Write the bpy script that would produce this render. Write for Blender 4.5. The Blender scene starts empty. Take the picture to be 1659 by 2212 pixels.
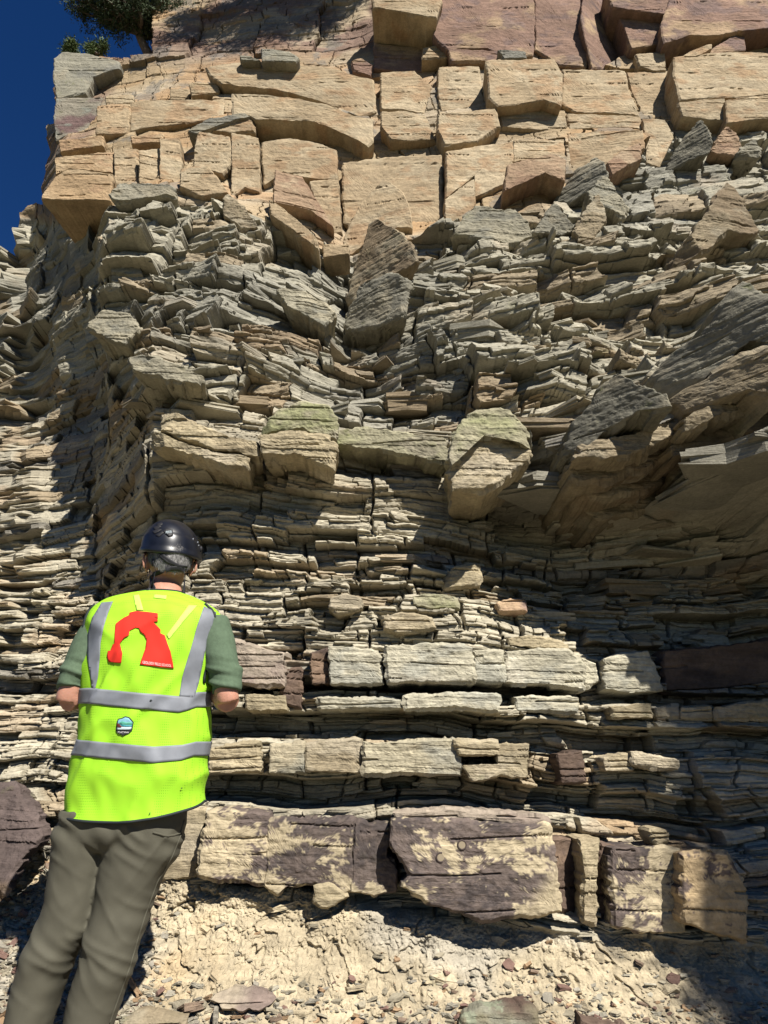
import bpy, bmesh, math, random
import numpy as np
from mathutils import Vector, Matrix
R = math.radians
S = bpy.context.scene
# ------------------------------------------------------------------ camera, sky, sun, exposure
TH = R(20.0); F = 1533.0
cd = bpy.data.cameras.new('camera'); cam = bpy.data.objects.new('camera', cd)
S.collection.objects.link(cam); S.camera = cam
cam.location = (0, 0, 0); cam.rotation_euler = (R(90) + TH, 0, 0)
cd.sensor_fit = 'VERTICAL'; cd.sensor_height = 24.0; cd.lens = 24.0 * F / 2212.0
cd.clip_start = 0.05; cd.clip_end = 2000
SUN_A, SUN_E = R(31), R(48)          # sun stands behind the camera, a little to the right
w = bpy.data.worlds.new('World'); S.world = w; w.use_nodes = True
nt = w.node_tree; bg = nt.nodes['Background']
sky = nt.nodes.new('ShaderNodeTexSky'); sky.sky_type = 'NISHITA'; sky.sun_disc = False
sky.sun_elevation = SUN_E; sky.sun_rotation = math.pi - SUN_A
sky.altitude = 2200; sky.air_density = 1.0; sky.dust_density = 0.15; sky.ozone_density = 3.0
hs = nt.nodes.new('ShaderNodeHueSaturation'); hs.inputs['Hue'].default_value = 0.512; hs.inputs['Value'].default_value = 0.72; hs.inputs['Saturation'].default_value = 1.3
nt.links.new(sky.outputs[0], hs.inputs['Color']); nt.links.new(hs.outputs[0], bg.inputs[0])
bg.inputs[1].default_value = 0.05
sl = bpy.data.lights.new('sun', 'SUN'); so = bpy.data.objects.new('sun', sl); S.collection.objects.link(so)
sl.energy = 5.0; sl.angle = R(0.53); sl.color = (1.0, 0.95, 0.87)
sd = Vector((math.sin(SUN_A) * math.cos(SUN_E), -math.cos(SUN_A) * math.cos(SUN_E), math.sin(SUN_E)))
so.rotation_euler = sd.to_track_quat('Z', 'Y').to_euler(); so.location = sd * 30
S.view_settings.view_transform = 'Standard'; S.view_settings.look = 'None'
S.view_settings.exposure = 1.05; S.view_settings.gamma = 1.0; S.view_settings.use_curve_mapping = False
S.cycles.max_bounces = 5; S.cycles.diffuse_bounces = 1

# ------------------------------------------------------------------ projection helpers (photo measured on a 1659 x 2212 grid)
cT, sT = math.cos(TH), math.sin(TH)
def W(px, py, D):
    """point of the place seen at (px, py) whose distance along the ground is D"""
    a = (px - 829.5) / F; b = (1106.0 - py) / F
    dy = cT - b * sT; dz = sT + b * cT
    return np.array([a * D / dy, D, dz * D / dy])
def proj(x, y, z):
    fd = y * cT + z * sT; up = -y * sT + z * cT
    fd = np.maximum(fd, 0.2)
    return 829.5 + F * x / fd, 1106.0 - F * up / fd

# ------------------------------------------------------------------ noise
def _h(ix, iy, iz, seed):
    n = (ix.astype(np.int64) * 374761393 + iy.astype(np.int64) * 668265263 + iz.astype(np.int64) * 2147483647 // 7 + seed * 1274126177) & 0xFFFFFFFF
    n = ((n ^ (n >> 13)) * 1274126177) & 0xFFFFFFFF
    n = ((n ^ (n >> 16)) * 2246822519) & 0xFFFFFFFF
    n = n ^ (n >> 15)
    return (n & 0xFFFFFF) / float(0xFFFFFF)
def h2(ix, iy, seed=0):
    return _h(np.asarray(ix), np.asarray(iy), np.zeros(1, dtype=np.int64), seed)
def n2(x, y, seed=0):
    x0 = np.floor(x); y0 = np.floor(y); fx = x - x0; fy = y - y0
    ix = x0.astype(np.int64); iy = y0.astype(np.int64)
    fx = fx * fx * (3 - 2 * fx); fy = fy * fy * (3 - 2 * fy)
    a = h2(ix, iy, seed); b = h2(ix + 1, iy, seed); c = h2(ix, iy + 1, seed); d = h2(ix + 1, iy + 1, seed)
    return (a + (b - a) * fx) * (1 - fy) + (c + (d - c) * fx) * fy - 0.5
def n3(x, y, z, seed=0):
    x0 = np.floor(x); y0 = np.floor(y); z0 = np.floor(z); fx = x - x0; fy = y - y0; fz = z - z0
    ix = x0.astype(np.int64); iy = y0.astype(np.int64); iz = z0.astype(np.int64) * 7919
    fx = fx * fx * (3 - 2 * fx); fy = fy * fy * (3 - 2 * fy); fz = fz * fz * (3 - 2 * fz)
    def L(k):
        a = h2(ix, iy + k, seed); b = h2(ix + 1, iy + k, seed); c = h2(ix, iy + 1 + k, seed); d = h2(ix + 1, iy + 1 + k, seed)
        return (a + (b - a) * fx) * (1 - fy) + (c + (d - c) * fx) * fy
    return L(iz) * (1 - fz) + L(iz + 7919) * fz - 0.5
def fbm2(x, y, o=4, seed=0, g=0.5):
    s = 0; a = 1.0
    for k in range(o):
        s = s + a * n2(x * 2 ** k + 13.7 * k, y * 2 ** k + 7.3 * k, seed + k); a *= g
    return s
def fbm3(x, y, z, o=4, seed=0, g=0.5):
    s = 0; a = 1.0
    for k in range(o):
        s = s + a * n3(x * 2 ** k + 13.7 * k, y * 2 ** k, z * 2 ** k + 7.3 * k, seed + k); a *= g
    return s
def worley2(x, y, seed=0):
    """distance to nearest and second nearest feature point, and the id of the nearest cell"""
    ix = np.floor(x).astype(np.int64); iy = np.floor(y).astype(np.int64)
    d1 = np.full(x.shape, 9.0); d2 = np.full(x.shape, 9.0); cid = np.zeros(x.shape)
    for a in (-1, 0, 1):
        for b in (-1, 0, 1):
            cx = ix + a; cy = iy + b
            px = cx + h2(cx, cy, seed); py = cy + h2(cx, cy, seed + 5)
            d = np.hypot(px - x, py - y); v = h2(cx, cy, seed + 9)
            m = d < d1
            d2 = np.where(m, d1, np.minimum(d2, d)); cid = np.where(m, v, cid); d1 = np.where(m, d, d1)
    return d1, d2, cid
def ss(a, b, x):
    t = np.clip((x - a) / (b - a), 0, 1); return t * t * (3 - 2 * t)

# ------------------------------------------------------------------ object helpers
def tag(o, label=None, cat=None, group=None, kind=None):
    if label: o['label'] = label
    if cat: o['category'] = cat
    if group: o['group'] = group
    if kind: o['kind'] = kind
    return o
def empty(name, loc, label, cat, group=None):
    o = bpy.data.objects.new(name, None); S.collection.objects.link(o); o.location = loc; o.empty_display_size = 0.1
    return tag(o, label, cat, group)
def link(name, me, mat=None, parent=None, smooth=False):
    o = bpy.data.objects.new(name, me); S.collection.objects.link(o)
    if mat is not None and not me.materials: me.materials.append(mat)
    if parent is not None:
        o.parent = parent; o.matrix_parent_inverse = Matrix.Translation(-Vector(parent.location))
    if smooth: me.polygons.foreach_set('use_smooth', np.ones(len(me.polygons), dtype=bool))
    return o
def grid_mesh(name, V, faces, col=None):
    """V (n,3); faces: an int array (m,k) or a list of such arrays"""
    if not isinstance(faces, list): faces = [faces]
    me = bpy.data.meshes.new(name)
    lt = np.concatenate([np.full(len(f), f.shape[1], dtype=np.int32) for f in faces])
    vi = np.concatenate([f.astype(np.int32).ravel() for f in faces]); ls = np.concatenate([[0], np.cumsum(lt)[:-1]]).astype(np.int32)
    me.vertices.add(len(V)); me.vertices.foreach_set('co', V.astype(np.float32).ravel())
    me.loops.add(len(vi)); me.loops.foreach_set('vertex_index', vi)
    me.polygons.add(len(lt)); me.polygons.foreach_set('loop_start', ls); me.polygons.foreach_set('loop_total', lt)
    me.polygons.foreach_set('use_smooth', np.zeros(len(lt), dtype=bool))
    me.update(calc_edges=True)
    if col is not None: setcol(me, col)
    return me
def setcol(me, col):
    a = me.color_attributes.new('Col', 'FLOAT_COLOR', 'POINT')
    c = np.ones((len(col), 4), dtype=np.float32); c[:, :3] = np.clip(col * 0.66, 0.003, 0.95)
    a.data.foreach_set('color', c.ravel())

# ------------------------------------------------------------------ materials
def newmat(name, rough=0.85):
    m = bpy.data.materials.new(name); m.use_nodes = True
    b = m.node_tree.nodes['Principled BSDF']; b.inputs['Roughness'].default_value = rough
    b.inputs['Specular IOR Level'].default_value = 0.25
    return m, m.node_tree.nodes, m.node_tree.links, b
def rock_material(name, lam=1.0, grain=1.0, lichen=0.0):
    m, N, L, b = newmat(name, 0.9)
    b.inputs['Specular IOR Level'].default_value = 0.12
    at = N.new('ShaderNodeAttribute'); at.attribute_name = 'Col'
    geo = N.new('ShaderNodeNewGeometry')
    def noise(sc, scale=(1, 1, 1), det=5, rough=0.6):
        mp = N.new('ShaderNodeMapping'); mp.inputs['Scale'].default_value = scale
        L.new(geo.outputs['Position'], mp.inputs['Vector'])
        n = N.new('ShaderNodeTexNoise'); n.inputs['Scale'].default_value = sc; n.inputs['Detail'].default_value = det
        n.inputs['Roughness'].default_value = rough; L.new(mp.outputs[0], n.inputs['Vector']); return n
    def mr(src, a, b_, c, d):
        r = N.new('ShaderNodeMapRange'); r.inputs[1].default_value = a; r.inputs[2].default_value = b_
        r.inputs[3].default_value = c; r.inputs[4].default_value = d; L.new(src, r.inputs[0]); return r
    nf = noise(55, (1, 1, 1), 6, .7); ns = noise(9, (0.5, 0.5, 5.0), 6, .62); nb = noise(2.3, (1, 1, 1.6), 5, .6)
    def mul(c, f):
        mx = N.new('ShaderNodeMix'); mx.data_type = 'RGBA'; mx.blend_type = 'MULTIPLY'; mx.inputs[0].default_value = 1
        L.new(c, mx.inputs[6]); L.new(f, mx.inputs[7]); return mx.outputs[2]
    c = mul(at.outputs['Color'], mr(nf.outputs[0], .3, .7, .78, 1.2).outputs[0])
    c = mul(c, mr(ns.outputs[0], .3, .7, .80, 1.18).outputs[0])
    c = mul(c, mr(nb.outputs[0], .3, .7, .86, 1.12).outputs[0])
    if lichen > 0:
        for (sc, colr, lo, hi, amt) in ((6, (.15, .155, .07, 1), .60, .70, lichen), (9, (.075, .072, .062, 1), .62, .72, lichen * .8), (14, (.27, .28, .25, 1), .66, .74, lichen * .6)):
            nl = noise(sc, (1, 1, 1.3), 8, .72); r = mr(nl.outputs[0], lo, hi, 0, amt)
            mx = N.new('ShaderNodeMix'); mx.data_type = 'RGBA'; L.new(r.outputs[0], mx.inputs[0]); L.new(c, mx.inputs[6]); mx.inputs[7].default_value = colr
            c = mx.outputs[2]
    L.new(c, b.inputs['Base Color'])
    bl = noise(16, (0.35, 0.35, 4.5), 7, .7); bf = noise(70, (1, 1, 1.4), 5, .7)
    b1 = N.new('ShaderNodeBump'); b1.inputs['Strength'].default_value = 0.75 * lam; b1.inputs['Distance'].default_value = 0.02
    L.new(bl.outputs[0], b1.inputs['Height'])
    b2 = N.new('ShaderNodeBump'); b2.inputs['Strength'].default_value = 0.7 * grain; b2.inputs['Distance'].default_value = 0.006
    L.new(bf.outputs[0], b2.inputs['Height']); L.new(b1.outputs[0], b2.inputs['Normal']); L.new(b2.outputs[0], b.inputs['Normal'])
    return m
M_CLIFF = rock_material('bedded_rock', 0.8, 0.8, 0.35)
M_SAND = rock_material('sandstone', 0.28, 0.6, 0.12)
M_CLAY = rock_material('clay_rock', 0.15, 1.0)
M_LICH = rock_material('lichen_rock', 0.25, 1.0, 0.9)
# ------------------------------------------------------------------ single blocks: measured outlines, each at its own distance
GX = np.array([-200, 60, 150, 205, 240, 330, 480, 640, 760, 830, 920, 1050, 1220, 1450, 1660, 1860, 2100], float)  # last columns lie out of view: overhang added there to shade the right wall
GY = np.array([-250, 0, 130, 250, 400, 480, 560, 700, 850, 950, 1050, 1120, 1250, 1400, 1600, 1780, 1950, 2060, 2212, 2500, 2700], float)
GD = np.array([
 [9, 9, 8.5, 8.2, 8, 7.8, 7.5, 7.4, 7.2, 7, 6.8, 6.7, 6.7, 6.7, 6.6, 6.5, 6.5],
 [8, 8, 7, 7, 7, 6.7, 6.5, 6.4, 6.3, 6, 5.85, 5.8, 5.8, 5.9, 5.7, 5.6, 5.6],
 [8, 7.5, 6.6, 6.42, 6.3, 6.1, 6, 5.9, 5.9, 5.8, 5.7, 5.6, 5.6, 5.7, 5.5, 5.4, 5.4],
 [8, 7, 6.2, 6.02, 5.9, 5.75, 5.65, 5.6, 5.6, 5.6, 5.5, 5.4, 5.4, 5.5, 5.35, 5.3, 5.3],
 [8, 6.6, 5.5, 5.38, 5.3, 5.2, 5.2, 5.3, 5.4, 5.4, 5.4, 5.3, 5.2, 5.1, 5, 4.9, 4.8],
 [7, 6.8, 5.7, 5.2, 4.7, 4.5, 4.5, 4.9, 5.4, 5.3, 5.2, 5, 4.8, 4.7, 4.6, 4.5, 4.3],
 [7, 6.8, 5.6, 5.3, 4.3, 4.2, 4.25, 4.6, 5.2, 4.9, 4.75, 4.6, 4.5, 4.4, 4.2, 4.1, 3.8],
 [6.6, 6.4, 5.6, 5.3, 4.2, 3.95, 4, 4.25, 4.7, 4.5, 4.3, 4.2, 4.1, 4, 3.5, 3.1, 2.7],
 [6.3, 6, 5.5, 5.2, 4.3, 3.75, 3.8, 3.95, 4.2, 4.2, 4.05, 3.9, 3.7, 3.3, 2.85, 2.6, 2.35],
 [6, 5.6, 5.3, 5.1, 4.3, 3.6, 3.65, 3.65, 3.75, 3.8, 3.8, 3.75, 3.45, 3, 2.75, 2.5, 2.25],
 [5.7, 5.2, 5.1, 4.9, 4.3, 3.65, 3.6, 3.65, 3.7, 3.75, 3.75, 3.8, 3.6, 3.2, 2.9, 2.6, 2.35],
 [5.4, 5, 4.9, 4.8, 4.3, 3.75, 3.7, 3.7, 3.75, 3.75, 3.8, 3.95, 3.95, 3.75, 3.45, 3.15, 2.85],
 [5, 4.7, 4.6, 4.5, 4.2, 3.7, 3.65, 3.6, 3.6, 3.6, 3.65, 3.75, 4.15, 4.05, 3.95, 3.8, 3.6],
 [4.4, 4.2, 4.1, 4, 3.9, 3.6, 3.5, 3.5, 3.5, 3.5, 3.5, 3.5, 3.65, 3.8, 3.8, 3.7, 3.6],
 [3.9, 3.8, 3.7, 3.64, 3.6, 3.5, 3.43, 3.43, 3.43, 3.43, 3.43, 3.43, 3.45, 3.5, 3.45, 3.4, 3.4],
 [3.6, 3.6, 3.5, 3.45, 3.42, 3.38, 3.36, 3.36, 3.36, 3.36, 3.36, 3.36, 3.38, 3.38, 3.34, 3.3, 3.3],
 [3.3, 3.3, 3.3, 3.3, 3.3, 3.3, 3.3, 3.3, 3.3, 3.3, 3.3, 3.3, 3.28, 3.26, 3.25, 3.2, 3.2],
 [3.05, 3.05, 3.1, 3.11, 3.12, 3.14, 3.15, 3.15, 3.15, 3.15, 3.15, 3.15, 3.15, 3.15, 3.15, 3.1, 3.1],
 [2.75, 2.75, 2.8, 2.83, 2.85, 2.9, 2.9, 2.9, 2.9, 2.9, 2.9, 2.9, 2.9, 2.9, 2.9, 2.9, 2.9],
 [2.6, 2.6, 2.6, 2.6, 2.6, 2.6, 2.6, 2.6, 2.6, 2.6, 2.6, 2.6, 2.6, 2.6, 2.6, 2.6, 2.6],
 [2.6, 2.6, 2.6, 2.6, 2.6, 2.6, 2.6, 2.6, 2.6, 2.6, 2.6, 2.6, 2.6, 2.6, 2.6, 2.6, 2.6]])
def G(px, py, T=GD):
    i = np.clip(np.searchsorted(GX, px) - 1, 0, len(GX) - 2); j = np.clip(np.searchsorted(GY, py) - 1, 0, len(GY) - 2)
    u = np.clip((px - GX[i]) / (GX[i + 1] - GX[i]), 0, 1); v = np.clip((py - GY[j]) / (GY[j + 1] - GY[j]), 0, 1)
    return (T[j, i] * (1 - u) + T[j, i + 1] * u) * (1 - v) + (T[j + 1, i] * (1 - u) + T[j + 1, i + 1] * u) * v
def r3(*p): return [(a / 2, b / 2) for a, b in p]
def r4(*p): return [(829.5 + a / 2, b / 2) for a, b in p]
def r5(*p): return [(a / 2, 531 + b / 2) for a, b in p]
def r6(*p): return [(829.5 + a / 2, 531 + b / 2) for a, b in p]
def r7(*p): return [(464.5 + .72 * a, 1095 + .72 * b) for a, b in p]
def r8(*p): return [(398 + .76 * a, 1659 + .76 * b) for a, b in p]
BLOCKS = []
def B(name, label, cat, pts, off=0.06, thick=0.35, kind='sand', gx=0.0, gz=0.0, taper=0.08, chip=0.5, group=None, D=None, rough=1.0, wt=0, tint=1.0):
    """pts in the photo -> outline in the plane of the block's face; off = how far it stands out of the wall"""
    P = np.array(pts, float); cx, cy = P.mean(0)
    D0 = (D if D is not None else float(G(np.array(cx), np.array(cy)))) - off
    Q = np.array([W(a, b, D0) for a, b in P])
    for _ in range(40):                                     # put every corner on the slanted face
        c = Q.mean(0); Q = Q * .4 + .6 * np.array([W(a, b, max(1.2, D0 + gx * (q[0] - c[0]) + gz * (q[2] - c[2]))) for (a, b), q in zip(P, Q)])
    BLOCKS.append(dict(name=name, label=label, cat=cat, poly=Q[:, [0, 2]], D0=D0, thick=thick, kind=kind, gx=gx, gz=gz, taper=taper, chip=chip, group=group, rough=rough, tint=tint))
SB, SL = 'sandstone_block', 'sandstone block'
g1 = 'jointed sandstone blocks of the upper cliff'
def U(label, pts, off=0.08, **k): k.setdefault('chip', .12); k.setdefault('rough', .7); k.setdefault('group', g1); k.setdefault('name', SB); k.setdefault('cat', SL); B(k.pop('name'), label, k.pop('cat'), pts, off, **k)
U('large purple stained sandstone block left of the long black crack at the top', r4((250, -90), (640, -90), (648, 100), (645, 235), (545, 250), (450, 205), (270, 212), (212, 150), (235, 70)), .22, kind='purple', thick=.6)
U('purple stained sandstone block right of the long black crack at the top', r4((655, -90), (850, -90), (862, 90), (882, 250), (870, 290), (760, 280), (655, 215)), .16, kind='purple', thick=.6)
U('tan jutting block at the very top with a dark underside, left of the purple blocks', r4((-50, -90), (255, -90), (248, 0), (228, 74), (190, 70), (0, 38), (-45, 30)), .55, kind='sand', thick=.9)
U('low purple block under the jutting tan block', r4((-40, 185), (80, 200), (168, 198), (165, 308), (70, 312), (-45, 296)), .05, kind='purple')
U('small pale blocky ledge stone between two purple blocks', r4((170, 205), (265, 190), (270, 245), (168, 250)), .14, kind='sand', thick=.25)
U('short purple streaked ledge below the large purple block', r4((275, 212), (400, 215), (520, 225), (500, 262), (290, 262)), .14, kind='purple', thick=.25)
U('flat grey stone lying on the ledge under the long black crack', r4((495, 215), (610, 222), (614, 248), (520, 250)), .22, kind='grey', thick=.2)
U('wedge shaped block with a purple top at the upper right', r4((1000, 30), (1100, 55), (1200, 100), (1190, 188), (1072, 208), (1045, 140)), .25, kind='purple', thick=.5)
U('broad tan and purple block in the top right corner', r4((1250, -60), (1720, -60), (1720, 118), (1560, 130), (1450, 150), (1320, 145), (1212, 182), (1202, 110)), .35, kind='purple', thick=.7, tint=1.1)
U('dark edged block cut by the top edge, left of the top right corner block', r4((960, -60), (1245, -60), (1250, 5), (1225, 60), (1120, 48), (985, 28)), .45, kind='purple', thick=.6)
U('fractured shaded block between the purple column and the wedge shaped block', r4((868, -60), (960, -60), (1010, 60), (1050, 170), (1090, 300), (900, 290), (880, 200), (850, 80)), .02, kind='purple', thick=.3, gx=.8)
U('small square block wedged in the gap under the wedge shaped block', r4((1090, 232), (1212, 222), (1218, 300), (1165, 302), (1108, 285)), .16, kind='sand', thick=.25)
U('thin slab leaning up to the right on the upper right ledge', r4((1240, 272), (1330, 220), (1420, 184), (1418, 204), (1290, 284), (1245, 290)), .3, name='leaning_slab', cat='rock slab', kind='sand', thick=.25, group=None)
U('purple topped slab resting behind the thin leaning slab', r4((1425, 205), (1520, 150), (1562, 156), (1560, 215), (1380, 240)), .2, name='leaning_slab', cat='rock slab', kind='purple', thick=.3, group=None)
U('narrow pale block between two vertical cracks, upper centre', r4((238, 285), (410, 278), (432, 450), (340, 470), (246, 482), (232, 380)), .06)
U('smooth block standing far out of the upper wall with a dark left shadow', r4((440, 262), (590, 256), (735, 252), (772, 320), (766, 457), (690, 432), (492, 460), (456, 425)), .32, thick=.55, tint=1.04)
U('wide pale block right of the block that stands far out', r4((772, 300), (1040, 303), (1058, 390), (1105, 492), (930, 488), (830, 482), (770, 450)), .06)
U('narrow block left of the shadowed vertical gap at the upper right', r4((1052, 312), (1232, 300), (1222, 505), (1120, 508), (1072, 400)), .03)
U('very large pink tan block at the right edge of the upper wall', r4((1250, 245), (1400, 232), (1580, 224), (1720, 232), (1720, 402), (1560, 418), (1280, 432), (1252, 330)), .30, thick=.6, tint=1.03)
U('block under the left half of the large pink tan block', r4((1272, 440), (1474, 424), (1480, 522), (1380, 512), (1292, 498)), .26, thick=.5)
U('block under the right half of the large pink tan block', r4((1482, 424), (1720, 405), (1720, 500), (1484, 530)), .27, thick=.5)
U('rounded block with a chipped dark base beside the long vertical crack', r4((238, 487), (360, 480), (480, 470), (502, 540), (402, 610), (262, 628), (234, 560)), .20, thick=.5)
U('pale band block under the block that stands far out', r4((490, 474), (640, 466), (780, 478), (785, 548), (680, 560), (512, 546)), .08)
U('low pale block left of the narrow block by the shadowed gap', r4((790, 490), (1110, 500), (1118, 552), (960, 548), (800, 560)), .06)
U('tall narrow pale block at the foot of the shadowed vertical gap', r4((1120, 512), (1215, 515), (1252, 592), (1192, 722), (1136, 700)), .04)
U('squarish block left of the vertical crack in the upper centre', r4((-15, 305), (130, 303), (205, 372), (176, 490), (80, 476), (-12, 468)), .10)
U('block with a faceted dark underside left of the vertical crack', r4((-10, 480), (100, 480), (180, 492), (222, 602), (110, 608), (30, 604), (-10, 545)), .18, thick=.5)
U('pale block right of the long vertical crack at mid wall', r4((268, 652), (400, 630), (555, 610), (560, 668), (540, 790), (395, 850), (390, 760), (268, 850)), .16, thick=.5)
U('thin pale block above the orange slanting block', r4((560, 606), (780, 600), (786, 690), (735, 664), (560, 700)), .02)
U('pale block with grey top right of the orange slanting block', r4((792, 576), (950, 566), (1120, 560), (1126, 640), (1000, 722), (800, 742)), .06, gx=-.15)
U('orange brown slanting block with a shaded underside', r4((536, 712), (640, 680), (735, 664), (786, 690), (782, 776), (700, 745), (520, 822)), .42, thick=.6, kind='rust')
U('dark topped slanting block among the fins at the upper right', r4((966, 702), (1030, 650), (1105, 615), (1112, 684), (990, 748)), .30, kind='rust', thick=.4)
U('tall pale pillar right of the long vertical crack above the gully', r4((265, 862), (390, 760), (392, 905), (312, 962), (266, 1005)), .06, thick=.4)
U('broad block left of the long vertical crack above the gully', [(739, 350), (800, 342), (955, 333), (957, 500), (944, 505), (890, 492), (800, 500), (742, 480)], .06, thick=.5)
U('jutting wedge on the broad block above the gully', [(778, 440), (830, 385), (872, 415), (891, 470), (892, 492), (830, 492), (745, 560), (741, 520)], .26, thick=.4, gx=-.25)
U('long overhanging top slab left of the upper centre crack', r3((880, 275), (1000, 265), (1200, 268), (1400, 290), (1612, 342), (1625, 480), (1560, 500), (1415, 442), (1170, 386), (960, 362), (905, 322)), .22, thick=.6)
U('long lower slab with a smooth shaded underside beneath the top slab', r3((1002, 402), (1170, 412), (1412, 452), (1560, 505), (1615, 500), (1612, 600), (1590, 622), (1480, 560), (1330, 520), (1100, 512), (1060, 482), (1002, 492)), .34, thick=.8)
U('small overhanging block left of the black slot on the upper left', r3((815, 358), (945, 355), (942, 400), (830, 412)), .22)
U('little square block left of the small overhanging block', r3((735, 385), (815, 385), (815, 430), (735, 430)), .12)
U('bright tan block row left of the black slot', r3((560, 440), (700, 434), (820, 430), (966, 428), (966, 495), (830, 528), (562, 566)), .18)
U('rough orange block at the left end of the bright row', r3((420, 455), (560, 445), (556, 556), (540, 578), (415, 576)), .28)
U('grey lichen covered corner block on the upper left edge', r3((246, 425), (350, 420), (440, 420), (418, 500), (380, 560), (300, 582), (240, 600), (232, 500)), .1, kind='greypurple', thick=.5)
U('small dark sided block above the rough orange block', r3((455, 415), (570, 408), (576, 442), (460, 452)), .2)
U('large orange block jutting from the left edge with a dark underside', r3((184, 835), (235, 760), (290, 730), (400, 738), (480, 745), (474, 862), (330, 862), (178, 858)), .5, thick=1.1, taper=.35, kind='orange')
U('rounded orange block on top of the large jutting orange block', r3((236, 682), (380, 665), (490, 650), (482, 742), (290, 728), (238, 752)), .32, thick=.6, kind='orange')
U('pale upright block right of the jutting orange block', r3((492, 640), (590, 640), (592, 782), (496, 800)), .12)
U('pair of narrow upright ribs with shaded left sides', r3((602, 650), (690, 640), (702, 770), (602, 792)), .12, gx=.3)
U('upright rib with a curved base left of the pale faced block', r3((692, 602), (770, 592), (782, 700), (774, 805), (692, 772)), .16, gx=.15)
U('smooth pale faced block under the crooked slab', r3((860, 568), (990, 588), (1006, 700), (962, 748), (838, 720), (840, 640)), .28, thick=.5)
U('tall pillar block right of the smooth pale faced block', r3((1000, 570), (1115, 590), (1122, 832), (1060, 812), (1000, 852)), .20, thick=.4)
U('big rounded block with a green stained top left of the crack', r3((1127, 600), (1250, 596), (1380, 612), (1450, 640), (1458, 775), (1330, 770), (1210, 740), (1140, 800)), .22, thick=.6)
U('shaded block under the big rounded green stained block', r3((1340, 780), (1458, 775), (1474, 1000), (1440, 1010), (1370, 900)), .12, thick=.3)
U('slanting wedge with a rust brown face left of the crack', r3((1190, 732), (1300, 760), (1360, 850), (1440, 975), (1340, 905), (1180, 872)), .36, thick=.5, kind='rust', gx=.3)
U('long pale slab dipping right beside the broken plates', r3((1165, 862), (1260, 930), (1370, 1030), (1374, 1068), (1240, 975), (1170, 925)), .4, name='dipping_slab', cat='rock slab', thick=.4, group=None)
U('tan block with a triangular shadow under the pale faced block', r3((780, 722), (900, 715), (985, 832), (870, 845), (780, 802)), .30, thick=.5)
U('pale grey stone lying loose on the ledge under the top wall', r3((1130, 208), (1250, 222), (1292, 250), (1280, 266), (1130, 262)), .5, name='loose_stone', cat='stone', kind='grey', thick=.3, group=None)
U('thin dark stone lying loose left of the pale grey stone', r3((1038, 240), (1080, 242), (1122, 260), (1045, 260)), .5, name='loose_stone', cat='stone', kind='grey', thick=.2, group=None)
U('crooked grey slab lying across the ledge above the pale faced block', r3((812, 562), (900, 512), (1062, 488), (1075, 500), (1000, 520), (850, 576)), .36, name='crooked_slab', cat='rock slab', kind='grey', thick=.4, group=None)
U('bright slab end under the crooked grey slab', r3((900, 560), (1000, 512), (1085, 505), (1096, 560), (990, 572)), .3, kind='sand')
U('thin orange ledge stone left of the bright slab end', r3((565, 590), (700, 578), (694, 612), (570, 618)), .22, kind='orange', thick=.25)
U('thin orange ledge stones at the left above the rounded orange block', r3((250, 602), (350, 598), (440, 588), (442, 625), (260, 655)), .4, kind='orange', thick=.35)
U('pale box shaped stone sitting at the head of the gully', r3((1395, 1055), (1505, 1058), (1506, 1092), (1400, 1108)), .35, name='loose_stone', cat='stone', thick=.25, group=None)
U('small purple stones heaped on the ledge beside the upper crack', r3((1520, 262), (1560, 250), (1605, 280), (1600, 325), (1530, 300)), .2, kind='purple', thick=.2, name='loose_stone', cat='stone', group=None)
U('dark overhanging corner block at the top of the left edge', r3((232, 250), (270, 222), (380, 230), (510, 262), (516, 290), (400, 330), (370, 400), (245, 425), (232, 340)), .35, kind='grey', thick=.8)
g2 = 'tilted slabs and fins of the broken middle beds'
def Fn(label, pts, off=.3, **k): k.setdefault('kind', 'fin'); k.setdefault('thick', .45); k.setdefault('chip', .6); k.setdefault('taper', .25); B('rock_fin', label, 'rock fin', pts, off, group=g2, rough=1.6, **k)
Fn('tall dark pointed fin below the orange slanting block', r4((745, 872), (790, 790), (822, 735), (900, 690), (920, 663), (950, 700), (968, 742), (960, 770), (850, 850), (800, 880)), .35, gx=-.9)
Fn('pale faced slope of rock right under the tall dark pointed fin', r4((880, 830), (965, 760), (1010, 830), (1050, 892), (1040, 925), (900, 880)), .38, gx=.25, kind='shale')
Fn('sharp grey fin pointing up in front of the large pink tan block', r4((1208, 752), (1250, 680), (1300, 600), (1372, 518), (1400, 560), (1418, 610), (1400, 665), (1300, 700)), .35, gx=-.9)
Fn('brown edged fin right of the sharp grey fin', r4((1418, 652), (1440, 600), (1480, 545), (1520, 575), (1550, 640), (1510, 672)), .3, kind='rust')
Fn('small grey fin at the right edge of the frame', r4((1530, 668), (1570, 620), (1605, 602), (1622, 640), (1618, 680)), .3)
Fn('low peaked fin in the centre of the broken beds', r4((650, 1000), (700, 920), (742, 868), (780, 930), (825, 985), (770, 1010)), .35)
Fn('large smooth brown fin with a peaked top near the right edge', r4((1265, 1110), (1320, 1020), (1400, 910), (1490, 788), (1530, 820), (1570, 900), (1622, 985), (1560, 1010), (1480, 1000), (1400, 1060)), .5, kind='rust2', gx=.2, thick=.6)
Fn('broad lumpy slab rising right of the gully', r4((290, 1015), (340, 940), (395, 888), (480, 905), (570, 900), (610, 950), (650, 1022), (540, 1050), (420, 1030)), .35, kind='shale')
Fn('narrow brown edged fin between the low peak and the pale slope', r4((825, 1000), (870, 900), (925, 842), (950, 890), (962, 960), (900, 1030), (840, 1045)), .4, kind='rust2')
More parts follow.
